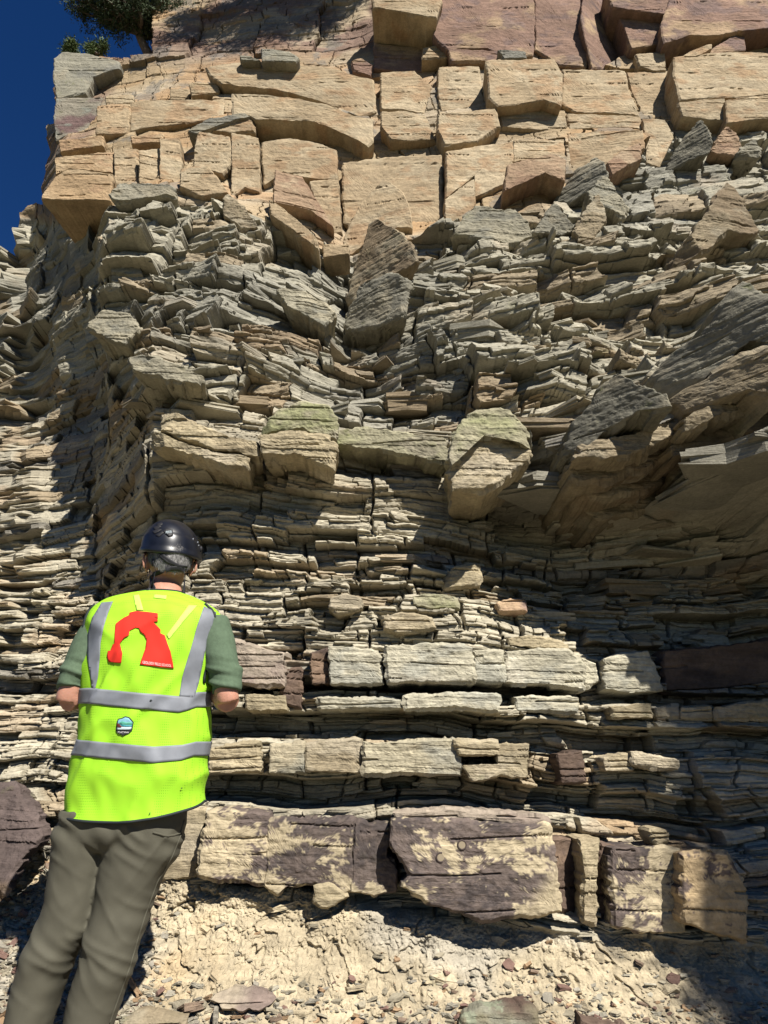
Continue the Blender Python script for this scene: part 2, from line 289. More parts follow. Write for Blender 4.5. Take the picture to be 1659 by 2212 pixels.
Fn('tall fin standing alone at the head of the gully', [(748, 640), (775, 560), (800, 482), (812, 474), (850, 495), (885, 520), (905, 560), (880, 580), (820, 600), (775, 650)], .5, gx=-.8, kind='rust2')
Fn('dark shelf of rock under the fin at the head of the gully', [(745, 700), (760, 655), (790, 610), (840, 592), (882, 600), (880, 680), (820, 700), (760, 712)], .45, gx=-.8)
Fn('rounded shelf left of the gully bottom', r5((1195, 185), (1290, 190), (1400, 245), (1448, 290), (1400, 345), (1330, 300), (1240, 260)), .35, kind='shale', gx=.2)
Fn('peaked slab edge at the top left of the broken beds', r3((965, 860), (985, 838), (1060, 900), (1110, 975), (1040, 985), (970, 930)), .35, kind='rust2')
Fn('grey lichen slab crowning the left buttress', r3((470, 840), (520, 795), (640, 790), (740, 800), (750, 830), (640, 850), (500, 870)), .35)
Fn('curved bright slab on the left buttress under the green lichen', r5((545, 470), (640, 472), (760, 510), (872, 562), (868, 602), (760, 580), (580, 540)), .3, kind='shale')
Fn('long slab sagging in the middle of the left buttress', r5((668, 682), (720, 700), (880, 780), (1000, 830), (1110, 850), (1112, 900), (960, 880), (820, 840), (690, 790)), .28, kind='cream')
Fn('blocky slab under the long sagging slab', r5((650, 800), (760, 850), (880, 880), (980, 900), (1080, 910), (1070, 960), (985, 950), (850, 905), (660, 850)), .25, kind='cream')
Fn('stub of rock with a pointed lip on the left buttress', r5((380, 350), (440, 270), (560, 290), (600, 360), (540, 420), (470, 400)), .3, kind='shale')
Fn('green topped grey cap block left of the pale layered block', r5((1130, 800), (1160, 740), (1220, 695), (1290, 674), (1420, 690), (1455, 750), (1452, 832), (1390, 812), (1280, 790)), .38, kind='green', chip=.5)
Fn('tan layered block under the green topped cap block', r5((1122, 812), (1290, 800), (1400, 826), (1455, 850), (1442, 960), (1300, 900), (1126, 892)), .3, kind='cream', chip=.4)
Fn('green stained layered block between the cap block and the round jutting block', r5((1458, 800), (1560, 780), (1700, 800), (1930, 830), (1938, 935), (1800, 905), (1600, 880), (1460, 850)), .22, kind='green', chip=.3)
Fn('round jutting block of two stacked layers with green lichen on top', r6((286, 900), (300, 820), (350, 742), (420, 700), (540, 705), (625, 775), (638, 860), (560, 830), (430, 815), (330, 880), (290, 950)), .52, kind='green', chip=.4, thick=.6)
Fn('lower layer of the round jutting block', r6((288, 950), (335, 882), (430, 818), (560, 834), (634, 868), (630, 900), (590, 950), (500, 1020), (420, 1045), (292, 1056)), .46, kind='cream', chip=.4, thick=.6, taper=.3)
Fn('giant dark lichen slab rising to the right edge', r6((1150, 562), (1260, 450), (1380, 380), (1480, 210), (1572, 128), (1640, 165), (1740, 240), (1740, 420), (1600, 400), (1450, 520), (1300, 640), (1235, 640)), .28, D=3.2, thick=.9, gx=-1.3)
Fn('long ledge of dark rock under the giant lichen slab', r6((1230, 660), (1380, 580), (1520, 500), (1740, 400), (1740, 640), (1560, 620), (1400, 690), (1300, 730)), .22, D=3.12, thick=1.0, kind='rust2', gx=-1.1, taper=.15)
Fn('white spotted jutting shelf below the giant lichen slab', r6((785, 875), (820, 760), (880, 690), (950, 590), (1020, 545), (1100, 600), (1215, 640), (1250, 690), (1120, 700), (980, 780), (840, 905)), .28, D=3.35, thick=.9, gx=-1.0)
g7 = 'stacked beds of the dark overhang'
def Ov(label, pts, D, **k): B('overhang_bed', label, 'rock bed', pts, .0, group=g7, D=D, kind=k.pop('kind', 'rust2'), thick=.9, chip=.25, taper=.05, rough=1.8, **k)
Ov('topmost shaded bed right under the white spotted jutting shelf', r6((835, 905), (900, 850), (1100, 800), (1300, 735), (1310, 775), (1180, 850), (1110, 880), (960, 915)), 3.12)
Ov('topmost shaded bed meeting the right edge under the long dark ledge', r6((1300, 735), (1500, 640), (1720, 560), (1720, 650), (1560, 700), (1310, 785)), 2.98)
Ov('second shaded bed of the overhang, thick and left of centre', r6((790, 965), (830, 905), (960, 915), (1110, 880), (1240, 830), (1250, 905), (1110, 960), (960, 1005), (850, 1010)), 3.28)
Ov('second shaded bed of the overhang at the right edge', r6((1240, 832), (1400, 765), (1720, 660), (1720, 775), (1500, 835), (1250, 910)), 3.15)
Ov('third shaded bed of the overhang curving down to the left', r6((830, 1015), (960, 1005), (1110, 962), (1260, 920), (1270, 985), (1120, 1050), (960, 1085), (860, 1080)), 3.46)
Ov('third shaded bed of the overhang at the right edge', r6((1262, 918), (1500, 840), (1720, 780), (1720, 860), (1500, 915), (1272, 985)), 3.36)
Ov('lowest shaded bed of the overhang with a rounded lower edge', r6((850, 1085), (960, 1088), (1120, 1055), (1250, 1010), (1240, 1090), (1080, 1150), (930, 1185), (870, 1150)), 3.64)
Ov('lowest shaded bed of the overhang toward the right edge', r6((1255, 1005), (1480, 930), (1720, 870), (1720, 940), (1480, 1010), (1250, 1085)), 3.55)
g3 = 'pale block row at chest height'
def Pl(label, pts, off=.10, **k): k.setdefault('kind', 'pale'); k.setdefault('thick', .3); k.setdefault('chip', .12); k.setdefault('taper', .05); B('ledge_block', label, 'rock block', pts, off, **k)
Pl('pale block at the left end of the bright row beside a dark brown end', r7((342, 420), (420, 422), (488, 432), (500, 525), (430, 530), (346, 530)), .12, group=g3)
Pl('widest pale block of the bright row with green lichen along its top', r7((510, 414), (640, 410), (770, 424), (776, 522), (640, 522), (520, 526)), .15, group=g3)
Pl('narrow pale block in the middle of the bright row split by a slit', r7((778, 428), (864, 432), (868, 525), (782, 520)), .12, group=g3)
Pl('pale block with a pointed right end at the right of the bright row', r7((876, 436), (980, 428), (1060, 432), (1110, 472), (1104, 542), (980, 530), (872, 526)), .17, group=g3)
Pl('dark brown end block at the left of the bright row', r7((288, 438), (338, 422), (342, 528), (292, 530)), .09, kind='brown', gx=.5)
Pl('pale blocks stepped back right of the bright row with dark left faces', r7((1168, 458), (1230, 440), (1300, 432), (1330, 500), (1345, 552), (1250, 556), (1170, 545)), .14, group=g3)
Pl('small grey block at the shadow edge right of the bright row', r7((1100, 452), (1140, 472), (1152, 520), (1112, 540)), .05, kind='pale')
Pl('large brownish stained block beside the right elbow of the person', r7((48, 402), (130, 420), (205, 440), (202, 532), (120, 530), (40, 526)), .10, kind='stain')
Pl('tall narrow purple brown block beside the dark slot', r7((205, 492), (256, 482), (256, 600), (206, 590)), .04, kind='brown')
Pl('wide dark brown block in shade at the right edge', r7((1345, 432), (1500, 418), (1700, 398), (1700, 520), (1500, 548), (1350, 552)), .08, kind='brown')
g4 = 'thin bright ledge under the pale block row'
Pl('left piece of the thin bright ledge under the pale row', r7((312, 576), (400, 574), (480, 580), (560, 584), (562, 602), (450, 600), (315, 606)), .08, group=g4)
Pl('middle piece of the thin bright ledge under the pale row', r7((572, 572), (680, 566), (760, 558), (850, 570), (846, 606), (720, 600), (576, 602)), .11, group=g4)
Pl('right piece of the thin bright ledge under the pale row', r7((900, 572), (1000, 574), (1092, 574), (1086, 612), (906, 610)), .09, group=g4)
Pl('thin yellowish ledge block under the right elbow of the person', r7((90, 562), (210, 568), (212, 606), (95, 608)), .1, kind='cream')
Pl('first of four low tan stones in the shaded right ledge, nearest the pale blocks', r7((1190, 602), (1310, 590), (1312, 632), (1200, 628)), .12, kind='cream')
Pl('smallest of four low tan stones in the shaded right ledge', r7((1322, 606), (1390, 598), (1392, 632), (1325, 632)), .1, kind='cream')
Pl('third of four low tan stones in the shaded right ledge, with a bright tip', r7((1400, 602), (1488, 598), (1494, 632), (1405, 632)), .12, kind='cream')
Pl('widest of four low tan stones at the right edge', r7((1505, 602), (1600, 590), (1700, 582), (1700, 630), (1510, 632)), .12, kind='cream')
g5 = 'tan block row at waist height'
Pl('grey banded square block at the left of the waist high row', r7((168, 716), (264, 710), (266, 795), (164, 795)), .12, group=g5, kind='greyband')
Pl('yellow tan block with small cubes on top, second in the waist high row', r7((270, 712), (350, 704), (436, 700), (436, 742), (430, 796), (272, 795)), .10, group=g5, kind='cream')
Pl('long tan block with a grey banded lower half in the waist high row', r7((445, 706), (560, 704), (720, 700), (742, 772), (734, 802), (600, 796), (450, 796)), .13, group=g5, kind='greyband')
Pl('low tan block overlapping the right end of the long banded block', r7((726, 706), (845, 705), (850, 742), (735, 740)), .17, group=g5, kind='cream')
Pl('bright block with a ragged underside at the right end of the waist high row', r7((742, 776), (850, 770), (848, 712), (940, 716), (936, 812), (860, 806), (770, 822)), .14, group=g5, kind='cream')
Pl('tan block beside the vest hem at the left of the waist high row', r7((-20, 730), (60, 715), (126, 710), (130, 790), (60, 796), (-20, 796)), .1, group=g5, kind='cream')
Pl('dark purple broken block in the rubble right of the waist high row', r7((1030, 742), (1100, 735), (1112, 824), (1042, 830)), .06, kind='brown', gx=.3)
Pl('bright notched block right of the rubble at waist height', r7((1250, 736), (1330, 748), (1392, 762), (1392, 786), (1256, 772)), .14, kind='cream')
Pl('tan block with a dark left face right of the rubble at waist height', r7((1165, 752), (1248, 738), (1254, 790), (1175, 790)), .1, kind='cream')
Pl('purple white weathered stone lying on the thin beds above the bright row', r7((848, 290), (890, 278), (930, 282), (934, 310), (858, 316)), .16, kind='purple', tint=1.4, rough=.35)
Pl('knobbly cream boulder set in the thin beds left of the shadow edge', r7((685, 210), (720, 180), (790, 172), (800, 215), (770, 235), (690, 240)), .1, kind='cream', thick=.2, chip=.9)
Pl('long cream bed piece above the left half of the bright row', r7((505, 330), (560, 318), (640, 330), (662, 360), (560, 375), (510, 362)), .14, kind='cream')
Pl('green stained flat bed piece above the widest pale block', r7((595, 268), (640, 260), (720, 268), (730, 300), (650, 302), (598, 290)), .12, kind='green')
Pl('rounded tan bed piece above the dark slot', r7((345, 275), (395, 262), (440, 275), (440, 300), (370, 318), (345, 300)), .1, kind='cream')
Pl('stepped cream bed piece directly over the shaded right end of the bright row', r7((880, 395), (940, 385), (1010, 400), (1062, 412), (1060, 424), (960, 420), (882, 412)), .14, kind='cream')
g6 = 'purple stained blocks of the lowest bed'
Pl('smooth pale block half shaded by the legs of the person', [(330, 1762), (350, 1752), (400, 1750), (442, 1748), (436, 1800), (420, 1895), (330, 1905)], .06, kind='cream', rough=.6)
Pl('purple stained block at the left end of the lowest bed', r8((38, 290), (50, 200), (66, 152), (150, 150), (240, 152), (238, 230), (226, 326), (160, 318), (100, 316), (40, 304)), .14, group=g6, kind='stained')
Pl('cream and purple block between two hairline cracks in the lowest bed', r8((241, 152), (360, 150), (480, 152), (478, 350), (440, 356), (372, 326), (292, 332), (262, 360), (229, 335)), .13, group=g6, kind='stained2')
Pl('narrow purple grey block left of the wide gap in the lowest bed', r8((485, 156), (580, 164), (574, 250), (606, 292), (600, 350), (540, 362), (476, 350)), .13, group=g6, kind='stained')
Pl('largest purple stained block of the lowest bed with two round core holes', r8((590, 148), (760, 148), (900, 152), (1035, 166), (1046, 230), (1058, 340), (1076, 410), (1010, 424), (960, 420), (850, 436), (780, 410), (700, 388), (612, 340), (640, 300), (582, 222)), .22, group=g6, kind='stained3', thick=.4)
Pl('dark red brown block with a shaded hollow right of the largest stained block', r8((1040, 202), (1110, 202), (1140, 215), (1120, 330), (1110, 412), (1075, 400), (1050, 300)), .05, kind='brown', gx=.8, group=g6)
Pl('narrow pale rib beside the dark red brown block', r8((1128, 208), (1178, 206), (1172, 320), (1166, 442), (1140, 436), (1140, 320)), .15, kind='cream', group=g6)
Pl('thin dark purple rib between two pale faces of the lowest bed', r8((1186, 215), (1222, 225), (1222, 440), (1180, 432), (1178, 300)), .05, kind='brown', group=g6)
Pl('pale block with a large dark purple patch in the lowest bed', r8((1218, 228), (1320, 226), (1410, 232), (1402, 350), (1422, 462), (1300, 468), (1222, 452)), .16, kind='stained2', group=g6)
Pl('rough rust and cream block at the right end of the lowest bed', r8((1416, 250), (1500, 238), (1545, 245), (1600, 342), (1602, 492), (1490, 466), (1424, 440)), .24, kind='stained4', group=g6)
Pl('knobbly clod hanging under the second block of the lowest bed', r8((372, 342), (410, 335), (445, 340), (462, 366), (430, 385), (398, 402), (370, 382)), .12, kind='cream', thick=.2, chip=1.)
Pl('tan stone perched above the pale block with the dark purple patch', r8((1325, 182), (1350, 176), (1378, 184), (1376, 212), (1345, 218)), .22, kind='cream', thick=.15, chip=.9)
Pl('cracked purple bed over the left end of the lowest bed', r8((66, 130), (120, 126), (160, 128), (235, 138), (236, 150), (66, 150)), .16, kind='stained', thick=.2)
Pl('weathered brown top bed over the largest stained block', r8((592, 128), (760, 122), (900, 130), (1030, 150), (1034, 163), (900, 150), (600, 146)), .24, kind='stain', thick=.3)
B('boulder', 'big dark purple slab leaning at the left edge behind the legs', 'boulder', [(-70, 1700), (0, 1692), (24, 1700), (50, 1730), (90, 1795), (70, 1830), (47, 1858), (0, 1920), (-80, 1960)], .0, .10, 'purpleslab', D=3.28, chip=.25, taper=.1, gx=-.2, gz=.7, rough=2.0)
B('boulder', 'lichen spotted purple boulder cut by the bottom edge', 'boulder', r8((765, 790), (775, 745), (800, 708), (850, 690), (930, 696), (1000, 688), (1016, 745), (1030, 790)), .0, .13, 'lichenboulder', D=2.86, chip=.3, taper=.1, gz=.3)
B('boulder', 'low dark brown rock at the bottom right of the lichen boulder', 'boulder', r8((1120, 790), (1132, 722), (1150, 728), (1200, 738), (1260, 748), (1300, 790)), .0, .10, 'brown', D=2.84, chip=.7, gz=.4)
B('boulder', 'flat reddish rock at the bottom edge beside the legs', 'boulder', [(250, 2260), (268, 2205), (300, 2190), (350, 2196), (395, 2215), (410, 2260)], .0, .06, 'rust2', D=2.82, chip=.7, gz=.8)
B('boulder', 'grey brown flat rock in the scree right of the legs', 'boulder', [(458, 2160), (500, 2145), (560, 2148), (590, 2165), (560, 2182), (480, 2178)], .0, .05, 'stain', D=2.93, chip=.4, gz=1.5)
# ------------------------------------------------------------------ the cliff: large form
# left skyline of the cliff (x of the edge for a height in the photo)
SILY = np.array([-300, 0, 118, 122, 128, 210, 222, 255, 262, 330, 345, 400, 432, 440, 462, 505, 535, 545, 700.])
SILX = np.array([330, 330, 331, 255, 118, 116, 132, 120, 96, 108, 100, 90, 88, 62, 38, 33, 20, -400, -400.])
# rows and columns: denser where the cliff is nearer
NR, NC = 1500, 1180
zc = np.concatenate([np.linspace(-1.25, -0.9, 3)[:-1], [-0.9]]); 
ref = [(2700, 2.6), (2500, 2.6), (2212, 2.9), (2060, 3.15), (1950, 3.3), (1780, 3.36), (1600, 3.43), (1400, 3.5), (1250, 3.65), (1050, 3.75), (850, 4.05), (700, 4.3), (560, 4.6), (480, 4.9), (400, 5.2), (250, 5.5), (130, 5.7), (0, 5.9), (-250, 6.9)]
rz = np.array([W(830, p, d)[2] for p, d in ref]); rd = np.array([d for p, d in ref]); rp = np.array([p for p, d in ref])
pyr = np.concatenate([np.linspace(2680, 2230, 44), np.linspace(2228, -60, NR - 74), np.linspace(-64, -250, 30)])
Z1 = np.interp(-pyr, -rp, rz)
u1 = np.concatenate([np.linspace(-1.5, -.95, 20)[:-1], np.linspace(-0.95, -0.60, 24)[:-1], np.linspace(-0.60, 0.60, NC - 46), np.linspace(0.60, 0.95, 24)[1:]])
D0 = np.interp(Z1, rz, rd); FD = D0 * cT + Z1 * sT
U, Z = np.meshgrid(u1, Z1); X = U * FD[:, None]; D0 = np.repeat(D0[:, None], X.shape[1], 1)
def macro(X, Z, D0, it=9):
    D = D0.copy()
    wx = 26 * fbm2(X * 2.2, Z * 2.2, 3, 71); wy = 22 * fbm2(X * 2.2 + 9, Z * 2.2, 3, 72)
    for k in range(it):
        px, py = proj(X, D, Z); D = D * 0.45 + 0.55 * G(px + wx, py + wy)
    return D
Dm = macro(X, Z, D0)
PX, PY = proj(X, Dm, Z)

# zones, measured in the photo
sandline = np.interp(PX, [-300, 90, 240, 480, 640, 740, 830, 960, 1100, 1220, 1330, 1460, 1560, 1860], [500, 470, 420, 445, 500, 560, 540, 505, 470, 415, 350, 290, 290, 300])
sandline = sandline + 14 * fbm2(X * 3, Z * 3, 3, 5)
kS = ss(8, -8, PY - sandline)                                    # massive sandstone above
clayline = np.interp(PX, [-300, 0, 130, 420, 640, 860, 1210, 1480, 1620, 1860], [1760, 1760, 1800, 1905, 1925, 1975, 2010, 2035, 2045, 2050])
kC = ss(-14, 14, PY - clayline + 20 * fbm2(X * 4, Z * 4, 3, 6))  # crumbly clay below
kB = (1 - kS) * ss(900, 830, PY)                                 # chaotic plates
kM = (1 - kS) * (1 - kB) * ss(1150, 1080, PY)
kT = (1 - kS) * (1 - kB) * (1 - kM) * (1 - kC)                   # thin regular beds

def layers(zt, X, Z, thick, seed, jit, z0=-2.5, z1=14):
    """bed index and place inside the bed for a table of irregular thicknesses"""
    rng = np.random.RandomState(seed); zz = z0; b = [zz]
    while zz < z1:
        zz += thick(zz) * math.exp(rng.normal(0, 0.42)); b.append(zz)
    b = np.array(b); q = zt + jit
    i = np.clip(np.searchsorted(b, q) - 1, 0, len(b) - 2)
    return i, np.clip((q - b[i]) / (b[i + 1] - b[i]), 0, 1), b[i + 1] - b[i]
def cells(i, X, width, seed, skew):
    """broken pieces along a bed: each with its own stand-out and its own slant"""
    wd = width * (0.45 + 1.2 * h2(i, i * 0 + 3, seed)); off = h2(i, i * 0 + 4, seed) * 5
    t = (X + skew) / wd + off; c = np.floor(t); f = t - c
    jn = 0.5 * (h2(c.astype(np.int64), i, seed + 11) - 0.5)
    f2 = f + 0 * jn
    ci = c.astype(np.int64)
    return ci, f2, wd, h2(ci, i, seed + 1), h2(ci, i, seed + 2) - 0.5
warp = 0.10 * fbm2(X * 0.9, Z * 0.9, 3, 21) + 0.03 * fbm2(X * 3.5, Z * 5, 3, 22)
zt = Z + warp + 0.02 * X
def th_big(z): return 0.16 if z < 1.2 else (0.30 if z < 1.9 else (0.34 if z < 4.2 else 0.62))
def th_mid(z): return 0.055 if z < 1.2 else (0.09 if z < 1.9 else (0.105 if z < 4.2 else 0.22))
def th_fin(z): return 0.021 if z < 1.2 else (0.032 if z < 4.2 else 0.07)
skew = 0.10 * fbm2(X * 2, Z * 2.5, 3, 31) + 0.03 * fbm2(X * 6, Z * 12, 2, 35)
iB, fB, tB = layers(zt, X, Z, th_big, 1, 0.03 * fbm2(X * 3, Z * 3, 3, 41))
cB, gB, wB, vB, sB = cells(iB, X, np.where(Z > 4.2, 1.1, 0.55), 100, skew)
iM, fM, tM = layers(zt, X, Z, th_mid, 2, 0.03 * fbm2(X * 3, Z * 4, 3, 42) * (0.4 + kB))
cM, gM, wM, vM, sM = cells(iM, X, np.where(Z > 4.2, 0.5, 0.36), 200, skew * 1.5)
iF, fF, tF = layers(zt, X, Z, th_fin, 3, 0.012 * fbm2(X * 6, Z * 7, 3, 43))
cF, gF, wF, vF, sF = cells(iF, X, 0.24, 300, skew * 2)
def edge(f, w_): return np.minimum(f, 1 - f) * w_            # distance to the piece's end
def rnd(f, t, r):                                             # rounding of a bed's lip
    d = np.minimum(f, 1 - f) * t; return r * np.sqrt(np.clip(1 - np.clip(d / r, 0, 1), 0, 1)) ** 2
aB = 0.08 * kS + 0.20 * kB + 0.13 * kM + 0.085 * kT
aM = 0.02 * kS + 0.17 * kB + 0.075 * kM + 0.065 * kT
aF = 0.006 * kS + 0.045 * kB + 0.035 * kM + 0.05 * kT
prot = aB * (vB - 0.5) + aB * 1.3 * sB * (gB - 0.5) + aM * (vM - 0.5) + aM * (1.6 + .9 * kB) * sM * (gM - 0.5) + aF * (vF ** 1.3 - 0.45) + aF * sF * (gF - 0.5)
soft = (vM < 0.30) & (kT + kM > .5)                            # weak partings weather back
prot = prot - soft * 0.075
prot -= rnd(fM, tM, 0.016) * (1 - kC) + rnd(fF, tF, 0.006) * (1 - kC) * (1 - kS * .7)
for g_, w_, dp, wd_ in ((gB, wB, 0.06, 0.012), (gM, wM, 0.03, 0.008), (gF, wF, 0.012, 0.005)):
    prot -= (dp * (1 - ss(0, wd_, edge(g_, w_)))) * (1 - kC)
# slabs sag forward at the lip: plates in the broken zone slope down and back
prot += kB * 0.10 * (fM - 0.5) * (vM - .3)
# broad lumps, grain
prot += (0.10 * kB + 0.05 * kM + 0.03 * kT + 0.05 * kS) * fbm2(X * 1.6, Z * 1.6, 4, 51)
# clay: crumbling lumps, pits, a few shrinkage cracks
qx = X + 0.05 * fbm2(X * 8, Z * 8, 4, 61); qz = Z + 0.05 * fbm2(X * 8 + 5, Z * 8, 4, 65)
d1, d2, cid = worley2(qx * 9, qz * 13, 62)
e1, e2, cie = worley2(qx * 30, qz * 36, 67)
g1, g2, cig = worley2(qx * 70, qz * 80, 69)
rid = np.abs(fbm2(X * 3.2, Z * 3.6, 5, 64, .6))
clay = 0.08 * fbm2(X * 2.2, Z * 3, 4, 63, .55) - 0.022 * (1 - ss(0, .08, rid)) + 0.012 * np.clip(.7 - d1, 0, 1) * cid ** 2 + 0.012 * np.clip(.8 - e1, 0, 1) * cie ** 3 + 0.02 * np.clip(.8 - g1, 0, 1) * cig ** 2 + 0.022 * fbm2(X * 12, Z * 14, 5, 68, .7)
prot = prot * (1 - kC) + clay * kC
# recesses and ledges of the regular beds, by height
bandz = np.array([[-0.52, -0.03], [-0.50, 0.0], [-0.17, 0.0], [-0.165, -0.20], [-0.06, -0.22], [-0.05, -0.02], [0.10, -0.02], [0.105, -0.24], [0.235, -0.22], [0.24, 0.05], [0.33, 0.05], [0.335, -0.20], [0.40, -0.15], [0.405, 0.0], [0.62, 0.0], [0.64, 0.02], [1.2, 0.0]])
prot += np.interp(zt, bandz[:, 0], bandz[:, 1], left=0, right=0) * ss(-1.6, -1.2, X) * (1 - kC) * (0.75 + 0.8 * fbm2(X * 2, Z * 2, 2, 81))
prot += 0.012 * fbm2(X * 22, Z * 40, 3, 91) * (1 - kS * .6)
D = Dm - prot * (1 - .4 * (ss(85, 120, PX) * ss(250, 215, PX) * ss(470, 520, PY) * ss(1330, 1250, PY)))
for b in BLOCKS:
    bx, bz = b['poly'][:, 0], b['poly'][:, 1]; cx_, cz_ = bx.mean(), bz.mean(); g_ = 0.0
    sx = np.sign(bx - cx_) * g_ + bx; sz = np.sign(bz - cz_) * g_ * .6 + bz
    r0, r1 = np.searchsorted(Z1, [sz.min(), sz.max()]); sub = (slice(max(r0, 0), min(r1 + 1, len(Z1))), slice(None))
    xs, zs = X[sub], Z[sub]; ins = np.zeros(xs.shape, bool); k2 = len(sx) - 1
    for k1 in range(len(sx)):
        cnd = (sz[k1] > zs) != (sz[k2] > zs)
        xi = (sx[k2] - sx[k1]) * (zs - sz[k1]) / (sz[k2] - sz[k1] + 1e-12) + sx[k1]
        ins ^= cnd & (xs < xi); k2 = k1
    fz = b['D0'] + b['gx'] * (xs - cx_) + b['gz'] * (zs - cz_) + min(0.10, b['thick'] * .5)
    D[sub] = np.where(ins, np.maximum(D[sub], fz), D[sub])
# turn the corner at the left skyline: the side of the cliff runs back, out of sight
e = PX - (np.interp(PY, SILY, SILX) + 7 * fbm2(X * 4, Z * 9, 4, 95))
ex = np.clip(-e, 0, None) * (D * cT + Z * sT) / F
D = D + np.where(ex > 0, ex * 5 + 0.3 * np.sqrt(ex), 0)
keepv = D < 13
D = np.minimum(D, 13)
DCLIFF = D

# ------------------------------------------------------------------ the cliff: rock colours
def mixc(c, m, k): return c + (np.array(m) - c) * k[..., None]
shape = X.shape + (3,)
C = np.zeros(shape) + np.array([.41, .365, .27])
tint = h2(iM, iM * 0, 7); tint2 = h2(cM, iM, 8); tf = h2(cF, iF, 9)
C = mixc(C, [.42, .39, .30], kB); C = mixc(C, [.47, .425, .32], kT * .8)
grey = ss(-.1, .35, fbm2(X * .9, Z * 1.4, 4, 111)); C = mixc(C, [.29, .28, .235], grey * (kB + kM) * .7)
C = mixc(C, [.21, .195, .17], ((tint < .2) * (kT + kM)) * .75)
C = mixc(C, [.33, .24, .14], ((tint2 > .86) * (kT + kM + kB)) * .6)
C = mixc(C, [.52, .29, .13], ss(.2, .42, fbm2(X * 2.0 + 5, Z * 4, 4, 113)) * (kT + kM + .5 * kB) * .22)
C = C * (0.82 + 0.36 * tf)[..., None] * (1 + .13 * (kM + kT))[..., None]
sand = np.zeros(shape) + np.array([.44, .335, .205])
sand = mixc(sand, [.47, .385, .27], ss(-.2, .3, fbm2(X * .8, Z * 1.8, 4, 114)))
sand = mixc(sand, [.46, .28, .14], ss(.0, .35, fbm2(X * 1.4 + 3, Z * 3, 4, 115)) * .6)
kp = ss(160, 90, PY) * ss(-.25, .12, fbm2(X * 1.1, Z * 1.6, 5, 116, .6))
kp = np.maximum(kp, ss(330, 300, PX + .4 * PY) * ss(-.1, .2, fbm2(X * 1.5, Z * 2, 4, 117)) * .8)
sand = mixc(sand, [.22, .135, .11], kp * .8)
sand = mixc(sand, [.20, .19, .17], ss(.2, .36, fbm2(X * 3, Z * 3, 5, 118, .65)) * .6)
C = C * (1 - kS)[..., None] + sand * kS[..., None]
cl = np.zeros(shape) + np.array([.54, .455, .31])
cl = mixc(cl, [.47, .43, .35], ss(.0, .3, fbm2(X * 1.8, Z * 2.2, 4, 120)) * .8)
cl = mixc(cl, [.55, .40, .22], ss(.15, .4, fbm2(X * 2.6 + 7, Z * 3, 4, 121)) * .5)
cl = cl * (0.9 + .2 * cid)[..., None]
C = C * (1 - kC)[..., None] + cl * kC[..., None]
V = np.stack([X, D, Z], -1).reshape(-1, 3)
nr, nc = X.shape; ii = np.arange(nr * nc).reshape(nr, nc)
fq = np.stack([ii[:-1, :-1], ii[:-1, 1:], ii[1:, 1:], ii[1:, :-1]], -1)
kp_ = (keepv[:-1, :-1] & keepv[:-1, 1:] & keepv[1:, 1:] & keepv[1:, :-1])
Cf = C.reshape(-1, 3)
